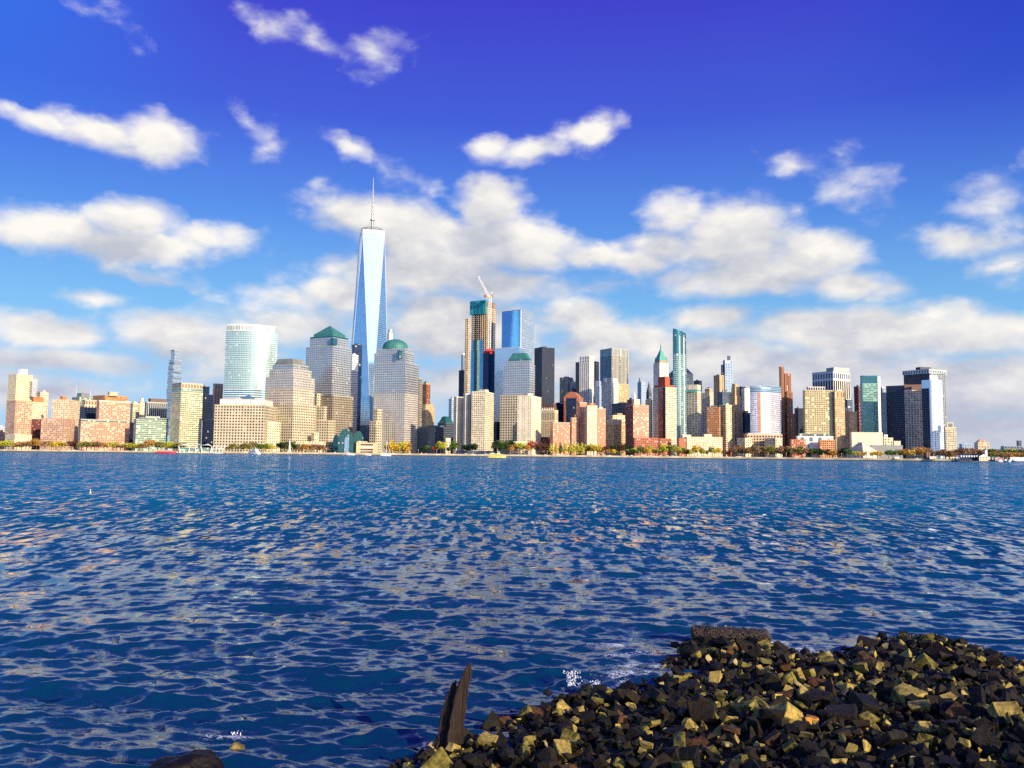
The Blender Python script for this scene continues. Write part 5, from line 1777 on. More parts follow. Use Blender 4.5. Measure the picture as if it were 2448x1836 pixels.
cA = slope(t.vmath('MULTIPLY', pos, (2.1, .6, 1)), 1.0, 2, .5)      # short crests
cB = slope(t.vmath('MULTIPLY', pos, (.6, .13, 1)), 1.0, 3, .6)       # groups of waves
cC = slope(t.vmath('MULTIPLY', pos, (.16, .03, 1)), 1.0, 3, .6)     # gust streaks
c2 = slope(st, 2.3, 2, .5)
c3 = slope(st, 5.0, 3, .55)
wA = t.mapr(dist, 10, 55, .3, 2.3)
wB = t.mapr(dist, 60, 260, .2, 2.0)
wC = t.mapr(dist, 300, 900, .25, .9)
patch = t.mapr(t.noise(t.vmath('MULTIPLY', pos, (.5, .3, 1.0)), .04, 3, .6), .32, .68, .8, 1.2)
sl = t.vmath('ADD', t.vmath('SCALE', cA, wA), t.vmath('SCALE', cB, wB))
sl = t.vmath('ADD', sl, t.vmath('SCALE', cC, wC))
sl = t.vmath('ADD', sl, t.vmath('SCALE', c2, t.mapr(dist, 10, 60, .9, .8)))
sl = t.vmath('ADD', sl, t.vmath('SCALE', c3, t.mapr(dist, 10, 40, .55, .35)))
sl = t.vmath('MULTIPLY', t.vmath('SCALE', sl, patch), (.7, 1.0, 0))
sl = t.vmath('ADD', sl, t.vmath('SCALE', (0, -1, 0), t.math('MULTIPLY', farw, t.mapr(dist, 12, 85, .03, .33))))
nn = t.vmath('NORMALIZE', t.vmath('ADD', geo.outputs['Normal'], sl))
t.link(t.bump(t.noise(st, 14.0, 3, .6), .35, .015, nn), b.inputs['Normal'])
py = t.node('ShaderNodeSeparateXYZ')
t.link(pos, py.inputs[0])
off = t.mapr(t.math('ADD', py.outputs[1], t.math('MULTIPLY', t.noise(pos, .04, 3), 40.0)), 22, 130)     # vignette-like darkening towards the camera put into the water colour
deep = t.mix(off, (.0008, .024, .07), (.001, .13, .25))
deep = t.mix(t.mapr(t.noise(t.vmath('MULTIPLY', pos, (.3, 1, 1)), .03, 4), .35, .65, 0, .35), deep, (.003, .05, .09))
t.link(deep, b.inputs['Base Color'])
b.inputs['Roughness'].default_value = .045
b.inputs['IOR'].default_value = 1.35
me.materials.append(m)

# ---------------------------------------------------------------- rock bank
shore_px = [(800, 1880), (860, 1836), (905, 1800), (985, 1768), (1090, 1735), (1130, 1712), (1200, 1688), (1262, 1668), (1330, 1648), (1400, 1640), (1450, 1636), (1505, 1618),
            (1512, 1590), (1535, 1560), (1575, 1535), (1630, 1517), (1720, 1512), (1830, 1518), (1862, 1540), (1905, 1556), (1960, 1552), (2010, 1530), (2070, 1518), (2160, 1508),
            (2220, 1520), (2290, 1532), (2370, 1552), (2448, 1574), (2560, 1600)]
SH = [on_plane(x, y, 0.0) for x, y in shore_px]
poly = [(p.x, p.y) for p in SH] + [(16, 8.5), (22, 6), (24, -6), (-9, -6), (-6.5, 1.0), (-4.2, 6.5)]
PX = np.array(poly)


def signed(x, y):
    """distance inside the bank outline (metres), negative outside"""
    inside = False
    dmin = 1e9
    n = len(poly)
    for i in range(n):
        x0, y0 = poly[i]
        x1, y1 = poly[(i + 1) % n]
        if (y0 > y) != (y1 > y) and x < (x1 - x0) * (y - y0) / (y1 - y0) + x0:
            inside = not inside
        dx, dy = x1 - x0, y1 - y0
        tt = max(0, min(1, ((x - x0) * dx + (y - y0) * dy) / (dx * dx + dy * dy + 1e-12)))
        d = math.hypot(x - x0 - tt * dx, y - y0 - tt * dy)
        dmin = min(dmin, d)
    return dmin if inside else -dmin


def bank(x, y, s=None):
    s = signed(x, y) if s is None else s
    h = -.32 + .30 * (1 - math.exp(-max(s, 0) / .8)) + .105 * max(s, 0) if s > 0 else -.32 + .35 * s
    h += .1 * mnoise.noise(Vector((x * .7, y * .7, 0)))
    # the slope climbs to the standing place
    h = min(h, 1.0 + .12 * max(0, 8 - y))
    return min(h, 2.2)


bmx = bmesh.new()
N1, N2 = 110, 90
gv = {}
for i in range(N1 + 1):
    for j in range(N2 + 1):
        x = -11 + 37 * i / N1
        y = -8 + 32 * j / N2
        gv[i, j] = bmx.verts.new((x, y, bank(x, y)))
for i in range(N1):
    for j in range(N2):
        vs = (gv[i, j], gv[i + 1, j], gv[i + 1, j + 1], gv[i, j + 1])
        if max(v.co.z for v in vs) > -.9:
            bmx.faces.new(vs)
me = bpy.data.meshes.new('riverbank')
bmx.to_mesh(me)
bmx.free()
me.materials.append(plain('bank_mud', (.012, .011, .009), .9, 0, .4, 2, .5))
ob = bpy.data.objects.new('riverbank', me)
ob['kind'] = 'structure'
COL.objects.link(ob)


def rockmat(name, c1, c2, rough=.7, wet=.0):
    m, t, b = newmat(name)
    co = t.node('ShaderNodeTexCoord').outputs['Object']
    oi = t.node('ShaderNodeObjectInfo')
    co = t.vmath('ADD', co, t.vmath('SCALE', oi.outputs['Location'], 1.0))
    n = t.noise(co, 5, 6, .65)
    c = t.mix(t.mapr(n, .38, .62), c1, c2)
    sp = t.noise(co, 40, 3, .6)
    c = t.vmath('SCALE', c, t.mapr(sp, .3, .7, .75, 1.2, smooth=False))
    stain = t.mapr(t.noise(co, 2.2, 4, .6), .5, .66)
    c = t.mix(t.math('MULTIPLY', stain, .75), c, (.02, .018, .01))
    t.link(c, b.inputs['Base Color'])
    b.inputs['Roughness'].default_value = rough
    b.inputs['Specular IOR Level'].default_value = .18
    h = t.math('ADD', t.noise(co, 9, 8, .65), t.math('MULTIPLY', t.noise(co, 45, 4), .3))
    t.link(t.bump(h, .5, .05), b.inputs['Normal'])
    return m


RM = {'tan': rockmat('tan_rock', (.5, .36, .085), (.26, .19, .045)), 'olive': rockmat('olive_rock', (.26, .21, .04), (.09, .075, .015)),
      'dark brown': rockmat('dark_brown_rock', (.026, .018, .007), (.013, .009, .004), .65), 'blackish': rockmat('wet_shaded_rock', (.006, .0045, .0025), (.01, .007, .003), .6),  # near-black tones carry both wet rock and deep shade
      'rusty': rockmat('rusty_rock', (.13, .055, .018), (.05, .02, .008)), 'pale': rockmat('pale_rock', (.5, .39, .15), (.36, .27, .1)),
      'orange': rockmat('orange_rock', (.85, .42, .08), (.55, .22, .03))}
RK = list(RM)


def rock_mesh(kind, seed):
    rs = random.Random(seed)
    bm = bmesh.new()
    sx, sy, sz = {'block': (1, .8, .68), 'slab': (1, .8, .36), 'wedge': (1, .75, .6), 'shard': (1, .5, .42)}[kind]
    n = {'block': 9, 'slab': 9, 'wedge': 6, 'shard': 7}[kind]
    if kind in ('block', 'slab'):
        for a in (-1, 1):
            for b_ in (-1, 1):
                for c in (-1, 1):
                    if rs.random() < .88:
                        bm.verts.new((a * .5 * sx * rs.uniform(.6, 1), b_ * .5 * sy * rs.uniform(.6, 1), c * .5 * sz * rs.uniform(.65, 1)))
    for _ in range(n if kind in ('wedge', 'shard') else 3):
        v = Vector((rs.gauss(0, 1), rs.gauss(0, 1), rs.gauss(0, 1))).normalized()
        bm.verts.new((v.x * .5 * sx, v.y * .5 * sy, v.z * .5 * sz))
    r = bmesh.ops.convex_hull(bm, input=bm.verts)
    bmesh.ops.delete(bm, geom=[v for v in bm.verts if not v.link_faces], context='VERTS')
    bmesh.ops.dissolve_limit(bm, angle_limit=R(9), verts=bm.verts, edges=bm.edges)
    bmesh.ops.bevel(bm, geom=list(bm.edges), offset=.022, segments=1, affect='EDGES', profile=.6)
    bmesh.ops.triangulate(bm, faces=bm.faces)
    bmesh.ops.subdivide_edges(bm, edges=[e for e in bm.edges if e.calc_length() > .25], cuts=1)
    for v in bm.verts:
        v.co += Vector((mnoise.noise(v.co * 4 + Vector((seed, 0, 0))), mnoise.noise(v.co * 4 + Vector((0, seed, 0))), mnoise.noise(v.co * 4 + Vector((0, 0, seed))))) * .035
    bmesh.ops.recalc_face_normals(bm, faces=bm.faces)
    me = bpy.data.meshes.new('rock_' + kind)
    bm.to_mesh(me)
    bm.free()
    me.materials.append(RM['tan'])
    return me


KINDS = ['block', 'slab', 'wedge', 'shard']
RP = [(k, rock_mesh(k, 7 * s + 3)) for k in KINDS for s in range(7)]

rocks = []      # (x, y, z, size, proto, rot, colour)
SPEC = [(1943, 1728, .42, 'block', 'orange'), (2027, 1664, .36, 'block', 'pale'), (1504, 1692, .46, 'wedge', 'tan'), (2146, 1806, .62, 'slab', 'dark brown'),
        (1785, 1700, .6, 'block', 'olive'), (1678, 1783, .62, 'slab', 'rusty'), (2018, 1722, .8, 'block', 'dark brown'), (1862, 1760, .4, 'slab', 'olive'),
        (2040, 1750, .5, 'slab', 'tan'), (1990, 1545, .62, 'block', 'dark brown'), (2105, 1575, .5, 'wedge', 'tan'), (2160, 1560, .8, 'wedge', 'dark brown'),
        (2250, 1570, .8, 'block', 'blackish'), (1350, 1640, .3, 'wedge', 'rusty'), (1560, 1545, .8, 'slab', 'blackish'), (1545, 1590, .6, 'wedge', 'blackish'),
        (1440, 1625, .42, 'block', 'blackish'), (1425, 1632, .35, 'shard', 'blackish'), (2390, 1640, .36, 'block', 'pale'), (2160, 1655, .5, 'slab', 'tan'),
        (2050, 1535, .34, 'block', 'olive'), (2150, 1512, .34, 'wedge', 'olive'), (1735, 1560, .6, 'wedge', 'blackish'), (1860, 1570, .55, 'wedge', 'blackish'),
        (1095, 1700, .3, 'wedge', 'blackish'), (1230, 1672, .3, 'slab', 'tan'), (1362, 1668, .34, 'slab', 'rusty'), (1420, 1760, .45, 'block', 'dark brown')]
rs = random.Random(77)
cell = {}


def near(x, y, d):
    cx, cy = int(x / .5), int(y / .5)
    for a in (-1, 0, 1):
        for b_ in (-1, 0, 1):
            for (u, v, dd) in cell.get((cx + a, cy + b_), ()):
                if math.hypot(u - x, v - y) < (d + dd) / 2:
                    return True
    return False


def put(x, y, z, s, kind, col, spec=False):
    protos = [q for q in RP if q[0] == kind]
    rocks.append((x, y, z, s, rs.choice(protos), (rs.gauss(0, .3) if spec else rs.gauss(0, .55), rs.gauss(0, .3) if spec else rs.gauss(0, .55), rs.uniform(0, 6.28)), col))
    cell.setdefault((int(x / .5), int(y / .5)), []).append((x, y, s * .62))


for x, y, s, k, c in SPEC:
    s *= .64
    p = on_plane(x, y, .6)
    for _ in range(6):
        p = on_plane(x, y, bank(p.x, p.y) + s * .22)
    put(p.x, p.y, bank(p.x, p.y) + s * .22, s, k, c, True)
tries = 0
while tries < 60000:
    tries += 1
    y = rs.uniform(5.5, 21.5)
    x = rs.uniform(-4.5, .72 * y + 1.5)
    sd = signed(x, y)
    if sd < -.12:
        continue
    s = min(.46, max(.12, rs.lognormvariate(-1.6, .36)))
    if tries > 24000:
        s *= .72
    if near(x, y, s * .6):
        continue
    wet = sd < .55
    w = [.5, 1, 3, 10, .5, .1, 0] if wet else [3.4, 4, 8, 10, .8, .3, 0]  # many dark, few tan rocks: colours stand in for shaded and sunlit ones
    z = bank(x, y, sd) + s * .2 + (rs.uniform(0, .12))
    put(x, y, z, s, rs.choices(KINDS, (5, 4, 2.6, 2.4))[0], rs.choices(RK, w)[0])


def shown(r):
    x, y, z, s = r[:4]
    if y < 4:
        return 0
    u, v = proj((x, y, z))
    if -20 < u < 2468 and v < 1850:
        return (s / y) ** 2
    return 0


order = sorted(range(len(rocks)), key=lambda i: (i >= len(SPEC), -shown(rocks[i])))
LSZ = {'block': 'block', 'slab': 'slab', 'wedge': 'wedge', 'shard': 'shard'}
stuff_v, stuff_f, stuff_m = [], [], []
nst = 0
SPECL = {0: 'glowing orange rock, the brightest in the rock bank', 1: 'pale squarish block standing out in the right part of the rock bank'}
for rank, i in enumerate(order):
    x, y, z, s, (kind, me), rot, col = rocks[i]
    if rank < 296 and (shown(rocks[i]) > 0 or i < len(SPEC)):
        o = bpy.data.objects.new('rock', me)
        COL.objects.link(o)
        o.location = (x, y, z)
        o.rotation_euler = rot
        o.scale = (s, s, s)
        o.material_slots[0].link = 'OBJECT'
        o.material_slots[0].material = RM[col]
        u, v = proj((x, y, z))
        d = signed(x, y)
        row = 'at the waterline' if d < .5 else ('in the far rows' if v < 1630 else ('in the middle rows' if v < 1725 else 'in the near rows'))
        cl = 'far left' if u < 1300 else 'left' if u < 1600 else 'centre' if u < 1900 else 'right' if u < 2200 else 'far right'
        sz = 'big' if s > .45 else 'middling' if s > .33 else 'small'
        tag(o, SPECL.get(i, f"{sz} {col} rock {LSZ[kind]} {row}, {cl}"), 'rock', 'riprap rocks on the bank')
    else:
        mt = Matrix.Translation((x, y, z)) @ (Matrix.Rotation(rot[2], 4, 'Z') @ Matrix.Rotation(rot[1], 4, 'Y') @ Matrix.Rotation(rot[0], 4, 'X')) @ Matrix.Scale(s, 4)
        b0 = nst
        vs = np.array([v.co[:] for v in me.vertices])
        mm = np.array(mt)
        vs = vs @ mm[:3, :3].T + mm[:3, 3]
        stuff_v.append(vs)
        stuff_f.extend([tuple(b0 + k for k in p.vertices) for p in me.polygons])
        stuff_m.extend([RK.index(col)] * len(me.polygons))
        nst += len(vs)
me = bpy.data.meshes.new('rubble')
me.from_pydata(np.concatenate(stuff_v).tolist(), [], stuff_f)
for k in RK:
    me.materials.append(RM[k])
me.polygons.foreach_set('material_index', stuff_m)
ob = bpy.data.objects.new('rubble', me)
COL.objects.link(ob)
tag(ob, 'smaller broken rocks filling the gaps of the dark rock bank', 'rubble', kind='stuff')
print('rocks', len(rocks), 'rubble faces', len(stuff_f))

# ---------------------------------------------------------------- driftwood post
woodm, t, b = newmat('weathered_driftwood')
co = t.node('ShaderNodeTexCoord').outputs['Object']
g = t.noise(t.vmath('MULTIPLY', co, (38, 38, 1.6)), 1.0, 7, .65)
c = t.mix(t.mapr(g, .35, .65), (.004, .003, .002), (.04, .019, .009))
t.link(c, b.inputs['Base Color'])
b.inputs['Roughness'].default_value = .85
t.link(t.bump(g, 1.0, .035), b.inputs['Normal'])


def splinter(name, pts, wid, parent, seed, n=11):
    """ragged tapering timber: rings along pts, each ring ridged lengthwise"""
    rs = random.Random(seed)
    ridge = [rs.uniform(.5, 1.2) for _ in range(n)]
    pts = [Vector(p) for p in pts]
    p2, w2_ = [], []
    for k in range(len(pts) - 1):
        for q in range(4):
            p2.append(pts[k].lerp(pts[k + 1], q / 4))
            w2_.append(wid[k] + (wid[k + 1] - wid[k]) * q / 4)
    pts, wid = p2 + [pts[-1]], w2_ + [wid[-1]]
    mb = MB()
    K = len(pts)
    rings = []
    for k, p in enumerate(pts):
        f = k / (K - 1)
        ring_ = []
        for i in range(n):
            a = 2 * math.pi * i / n
            rr_ = wid[k] * ridge[i] * (1 + rs.uniform(-.13, .13) + (.25 if rs.random() < .04 else 0))
            # the split end falls away on one side
            dz = -max(0, math.sin(a + seed)) * .16 * (f ** 3) + rs.uniform(-.02, .02) * f
            ring_.append((p.x + math.cos(a) * rr_, p.y + math.sin(a) * rr_ * .62, p.z + dz))
        rings.append(ring_)
    for k in range(K - 1):
        for i in range(n):
            j = (i + 1) % n
            mb.face([rings[k][i], rings[k][j], rings[k + 1][j], rings[k + 1][i]])
    mb.face(rings[-1])
    mb.face(rings[0][::-1])
    return mb.build(name, woodm, parent)


Dd = on_plane(1040, 1770, .25).y
pp = lambda x, y, dd=0: at(x, y, Dd + dd)
base = pp(1035, 1795)
post = thing('driftwood_post', 'split weathered timber post leaning over the left end of the rock bank', 'timber post', (base.x, base.y, base.z))
splinter('main_timber', [pp(1080, 1850), pp(1085, 1780), pp(1092, 1720), pp(1102, 1660), pp(1111, 1625), pp(1121, 1596), pp(1125, 1584)], [.14, .125, .115, .095, .068, .045, .012], post, 1)
splinter('broken_side_timber', [pp(1056, 1850, .1), pp(1060, 1770, .1), pp(1068, 1715, .1), pp(1077, 1668, .1), pp(1086, 1640, .1), pp(1090, 1628, .1)], [.11, .1, .09, .07, .045, .012], post, 2)
splinter('low_stub', [pp(975, 1870, .05), pp(1010, 1815, .05), pp(1036, 1785, .05), pp(1050, 1762, .05)], [.16, .13, .08, .02], post, 4)

# seaweed log
logm, t, b = newmat('wet_weedy_log')
co = t.node('ShaderNodeTexCoord').outputs['Object']
g = t.noise(t.vmath('MULTIPLY', co, (5, 12, 12)), 1.6, 6, .65)
t.link(t.mix(t.mapr(g, .4, .62), (.012, .009, .006), (.06, .035, .014)), b.inputs['Base Color'])
b.inputs['Roughness'].default_value = .3
t.link(t.bump(g, 1.0, .08), b.inputs['Normal'])
p0, p1 = on_plane(1652, 1524, .1), on_plane(1842, 1536, .15)
lg = thing('weedy_log', 'round dark weed covered log lying at the outer tip of the bank', 'log', tuple((p0 + p1) / 2))
mb = MB()
pts, rads = [], []
for k in range(26):
    f = k / 25
    p = p0.lerp(p1, f)
    pts.append((p.x + .02 * math.sin(k * 1.7), p.y, p.z + .12 + .02 * math.sin(k * 2.3)))
    rads.append(.15 * (1 + .12 * mnoise.noise(Vector((k * .6, 0, 0)))) * (.6 if k in (0, 25) else 1))
mb.tube(pts, rads, 16)
mb.build('log', logm, lg, smooth=True, weld=True)

# half sunken boulders at the lower left
def boulder(label, x, y, size, sz, mat, seed, zc=0.0):
    p = on_plane(x, y, zc)
    bm = bmesh.new()
    bmesh.ops.create_icosphere(bm, subdivisions=5, radius=1)
    for v in bm.verts:
        n = v.co.copy()
        d = 1 + .28 * mnoise.noise(n * 1.1 + Vector((seed, 0, 0))) + .1 * mnoise.noise(n * 3 + Vector((0, seed, 0))) + .03 * mnoise.noise(n * 11)
        v.co = Vector((n.x * size * d, n.y * size * .7 * d, n.z * sz * d))
    me = bpy.data.meshes.new('boulder')
    bm.to_mesh(me)
    bm.free()
    me.materials.append(mat)
    me.polygons.foreach_set('use_smooth', [True] * len(me.polygons))
    o = bpy.data.objects.new('boulder', me)
    COL.objects.link(o)
    o.location = p
    tag(o, label, 'boulder')
    return o


bmt = rockmat('sunken_boulder_rock', (.009, .005, .003), (.005, .003, .003), .5)
o = boulder('large smooth brown boulder half under water at the lower left', 455, 1862, .5, .32, bmt, 3, -.1)
bct = rockmat('barnacled_rock', (.3, .22, .06), (.08, .06, .02), .5)
o = boulder('little barnacle covered rock poking out of the water at the lower left', 566, 1788, .11, .07, bct, 9, 0.04)

# ---------------------------------------------------------------- foam and splashes
fm, t, b = newmat('foam')
b.inputs['Base Color'].default_value = (.82, .85, .88, 1)
b.inputs['Roughness'].default_value = .6


def wz(x, y):
    z, ox, oy = waves(np.array([x]), np.array([y]), np.array([.05]))
    return float(z[0])


fl, t, b = newmat('lacy_foam')
b.inputs['Base Color'].default_value = (.8, .84, .88, 1)
b.inputs['Roughness'].default_value = .6
uvn = t.node('ShaderNodeUVMap').outputs[0]
dd = t.vmath('LENGTH', t.vmath('SUBTRACT', uvn, (.5, .5, 0)), out=1)
gp = t.node('ShaderNodeNewGeometry').outputs['Position']
lace = t.math('ABSOLUTE', t.math('SUBTRACT', t.noise(t.vmath('MULTIPLY', gp, (1, 1.4, 1)), 8, 5, .65, dist=.6), .5))
big = t.noise(gp, 2.4, 3, .6)
thr = t.math('SUBTRACT', t.math('MULTIPLY', t.math('SUBTRACT', .62, dd), .16), t.math('MULTIPLY', t.mapr(big, .35, .65, .07, 0), 1.0))
al = t.mapr(t.math('SUBTRACT', thr, lace), -.008, .05, 0, .7)
al = t.math('MULTIPLY', al, t.mapr(dd, .3, .5, 1, 0))
t.link(al, b.inputs['Alpha'])


def foam(name, label, spots):
    mb = MB()
    for (px, py, k) in spots:
        c0 = on_plane(px, py)
        W_, H_ = .95 * k ** .5, .5 * k ** .5
        nx, ny = 30, 16
        xs_ = np.array([[c0.x + (i / nx - .5) * 2 * W_ for i in range(nx + 1)] for j in range(ny + 1)])
        ys_ = np.array([[c0.y + (j / ny - .5) * 2 * H_ for i in range(nx + 1)] for j in range(ny + 1)])
        z, ox, oy = waves(xs_, ys_, np.full(xs_.shape, .03))
        g = [[(xs_[j, i] + ox[j, i], ys_[j, i] + oy[j, i], z[j, i] + .02 + .002 * (len(mb.v) % 5)) for i in range(nx + 1)] for j in range(ny + 1)]
        for j in range(ny):
            for i in range(nx):
                mb.face([g[j][i], g[j][i + 1], g[j + 1][i + 1], g[j + 1][i]],
                        [(i / nx, j / ny), ((i + 1) / nx, j / ny), ((i + 1) / nx, (j + 1) / ny), (i / nx, (j + 1) / ny)])
    o = mb.build(name, fl)
    tag(o, label, 'foam', kind='stuff')
    return o


foam('sea_foam', 'white foam flecks washing round the outer rocks', [(1470, 1545, 1), (1510, 1570, .8), (1530, 1600, 1.2), (1500, 1625, 1), (1420, 1645, .8), (1900, 1545, 1.3), (1930, 1560, 1),
     (2030, 1548, .8), (2080, 1540, .6), (1870, 1535, .5), (1380, 1655, .4), (2300, 1545, .5), (2440, 1590, .6), (545, 1768, .25)])
rs = random.Random(8)
mb = MB()
for (px, py, hgt, n) in ((1368, 1640, .24, 170), (1425, 1640, .08, 50), (560, 1762, .07, 16)):
    c0 = on_plane(px, py)
    for _ in range(n):
        a = rs.uniform(0, 3.14)
        h = hgt * rs.random() ** 1.4
        rr_ = h * rs.uniform(-.45, .45)
        p = Vector((c0.x + rr_ + rs.gauss(0, .05), c0.y + rs.gauss(0, .04), h + .02))
        s = rs.uniform(.002, .009)
        mb.tube([p - Vector((rr_ * .12, 0, s * 1.5)), p + Vector((rr_ * .12, 0, s * 1.5))], [s, s * .4], 5)
o = mb.build('splash', fm)
tag(o, 'white splash of spray bursting over the rocks at the waterline', 'splash', kind='stuff')
# wakes
rs = random.Random(5)
mb = MB()
for (px, D_, n, sx, sy) in ((620, 1225, 260, 26, 5), (1205, 876, 60, 7, 2), (850, 1285, 120, 16, 3), (1175, 874, 30, 8, 1.2)):
    c0 = colx(px, 1088, D_)
    for _ in range(n):
        x, y = c0.x + rs.gauss(0, sx), c0.y + rs.gauss(0, sy)
        s = rs.uniform(.4, 1.5)
        top = [(x + math.cos(k) * s * rs.uniform(.8, 2), y + math.sin(k) * s, .3 + rs.uniform(0, .25)) for k in (0, 1.2, 2.4, 3.6, 4.8)]
        mb.face(top)
        mb.face([(p[0], p[1], p[2] - .3) for p in reversed(top)])
o = mb.build('wake_foam', fm)
tag(o, 'white wake foam trailing behind the moving boats', 'foam', kind='stuff')
# ---------------------------------------------------------------- camera
cam = bpy.data.cameras.new('Camera')
cam.sensor_fit = 'HORIZONTAL'
cam.sensor_width = 36.0
cam.lens = FPX / 2448 * 36.0
cam.clip_start = .1
cam.clip_end = 20000
co_ = bpy.data.objects.new('Camera', cam)
COL.objects.link(co_)
mt = Matrix(((_r.x, _u.x, -_f.x), (_r.y, _u.y, -_f.y), (_r.z, _u.z, -_f.z))).to_4x4()
co_.matrix_world = Matrix.Translation(CAMP) @ mt
scene.camera = co_

# ---------------------------------------------------------------- sun
sd = bpy.data.lights.new('sun', 'SUN')
sd.energy = 5.0
sd.angle = R(.53)
sd.color = (1.0, .84, .61)
so = bpy.data.objects.new('sun', sd)
COL.objects.link(so)
so.rotation_euler = SUN_DIR.to_track_quat('Z', 'Y').to_euler()

# ---------------------------------------------------------------- sky and clouds
K = 2212 / 2448.0


def azel(dx, dy):
    d = ray(dx / K, dy / K).normalized()
    return math.atan2(d.x, d.y), math.asin(d.z)


# clouds as seen from the shore: centre x, y, half width, half height, weight
CL = [(255, 50, 78, 24, .5, 18), (590, 60, 66, 40, .5, 20), (690, 95, 115, 36, .6, 8), (800, 95, 90, 46, .6, 0), (755, 155, 60, 40, .45, 20),
      (90, 262, 95, 26, .85, 8), (210, 285, 130, 46, 1.1, 8), (350, 300, 115, 58, 1.15, 5), (540, 262, 50, 20, .6, 35), (588, 303, 50, 40, .75, 25),
      (130, 505, 155, 50, 1.1, 0), (285, 480, 120, 54, 1.2, 0), (280, 525, 225, 44, 1.2, 0), (455, 512, 110, 38, .95, 0),
      (1062, 322, 60, 38, .9, 0), (1165, 328, 110, 34, .9, -4), (1215, 300, 60, 40, .7, 0), (1288, 290, 72, 44, 1.0, -10),
      (765, 318, 60, 28, .7, 20), (880, 388, 110, 42, .6, 10),
      (745, 462, 120, 64, 1.15, 0), (880, 505, 190, 76, 1.25, 5), (1055, 450, 100, 72, 1.2, 0), (1120, 530, 210, 74, 1.3, 0), (1270, 545, 110, 42, .9, 0), (930, 590, 260, 62, 1.1, 0),
      (1470, 465, 105, 60, 1.1, 0), (1590, 500, 170, 86, 1.25, 0), (1740, 540, 160, 66, 1.1, 15), (1440, 530, 130, 50, 1.0, 0), (1650, 590, 230, 62, 1.1, 0), (1860, 622, 130, 42, 1.0, 8),
      (1840, 390, 110, 66, .62, 25), (1700, 360, 60, 30, .4, 20), (2150, 425, 110, 55, .68, 20), (2080, 520, 130, 44, .85, 8), (2190, 565, 80, 40, .75, 0), (1560, 690, 110, 36, .9, 0),
      (80, 708, 130, 36, 1.0, 0), (370, 715, 125, 58, 1.05, 0), (470, 760, 120, 50, .9, 0), (150, 780, 170, 26, .85, 0), (340, 600, 100, 22, .55, 10),
      (620, 650, 90, 42, .75, 15), (760, 640, 150, 50, .9, 0), (950, 690, 260, 72, 1.0, 0), (1250, 690, 130, 60, .95, 0), (1180, 620, 180, 40, .8, 0),
      (1800, 720, 330, 52, .95, 4), (2090, 720, 180, 50, 1.05, 0), (1560, 770, 260, 52, .85, 0), (2080, 850, 340, 80, 1.15, 0), (2150, 930, 240, 60, .9, 0), (1700, 800, 300, 60, .9, 0), (1350, 740, 200, 60, .85, 0), (620, 700, 240, 50, .8, 0), (1480, 850, 160, 40, .85, 0), (1370, 560, 110, 36, .95, 0), (1950, 700, 200, 60, 1.0, 0), (1250, 860, 120, 30, .85, 0), (200, 640, 80, 16, .5, 5), (1080, 620, 160, 50, 1.0, 0), (1000, 740, 220, 46, 1.0, 0), (60, 850, 170, 44, .85, 0), (600, 840, 200, 40, .8, 0), (960, 830, 70, 60, .8, 0), (1300, 800, 200, 46, .85, 0)]

w = bpy.data.worlds.new('World')
scene.world = w
w.use_nodes = True
t = NT(w.node_tree)
w.node_tree.nodes.clear()
gdir = t.node('ShaderNodeTexCoord').outputs['Generated']

# node group: cloud field F(P)
grp = bpy.data.node_groups.new('cloud_field', 'ShaderNodeTree')
grp.interface.new_socket('P', in_out='INPUT', socket_type='NodeSocketVector')
grp.interface.new_socket('F', in_out='OUTPUT', socket_type='NodeSocketFloat')
g = NT(grp)
gi = g.node('NodeGroupInput')
go = g.node('NodeGroupOutput')
Pv = gi.outputs[0]
acc = None
for (dx, dy, rx, ry, wt, rot) in CL:
    a, e = azel(dx, dy)
    kx, ky = FPX * K / rx, FPX * K / ry
    if rot:
        c_, s_ = math.cos(R(rot)), math.sin(R(rot))
        # rotate in the plane of the sky, then scale
        q = g.vmath('SUBTRACT', Pv, (a, e, 0))
        u_ = g.vmath('DOT_PRODUCT', q, (c_ * kx, -s_ * kx, 0), out=1)
        v_ = g.vmath('DOT_PRODUCT', q, (s_ * ky, c_ * ky, 0), out=1)
        cb = g.node('ShaderNodeCombineXYZ')
        g.link(u_, cb.inputs[0])
        g.link(v_, cb.inputs[1])
        q = cb.outputs[0]
    else:
        q = g.vmath('MULTIPLY_ADD', Pv, (kx, ky, 0), (-a * kx, -e * ky, 0))
    L = g.vmath('LENGTH', q, out=1)
    v = g.math('MULTIPLY', g.math('SUBTRACT', 1.06, L), wt * (1.75 if wt > .8 else 1.15))
    if acc is None:
        acc = v
    else:
        nd = g.node('ShaderNodeMath', operation='SMOOTH_MAX')
        g.link(acc, nd.inputs[0])
        g.link(v, nd.inputs[1])
        nd.inputs[2].default_value = .25
        acc = nd.outputs[0]
g.link(acc, go.inputs[0])

sx = t.node('ShaderNodeSeparateXYZ')
t.link(gdir, sx.inputs[0])
az = t.math('ARCTAN2', sx.outputs[0], sx.outputs[1])
el = t.math('ARCSINE', sx.outputs[2])
cb = t.node('ShaderNodeCombineXYZ')
t.link(az, cb.inputs[0])
t.link(el, cb.inputs[1])
P0 = cb.outputs[0]
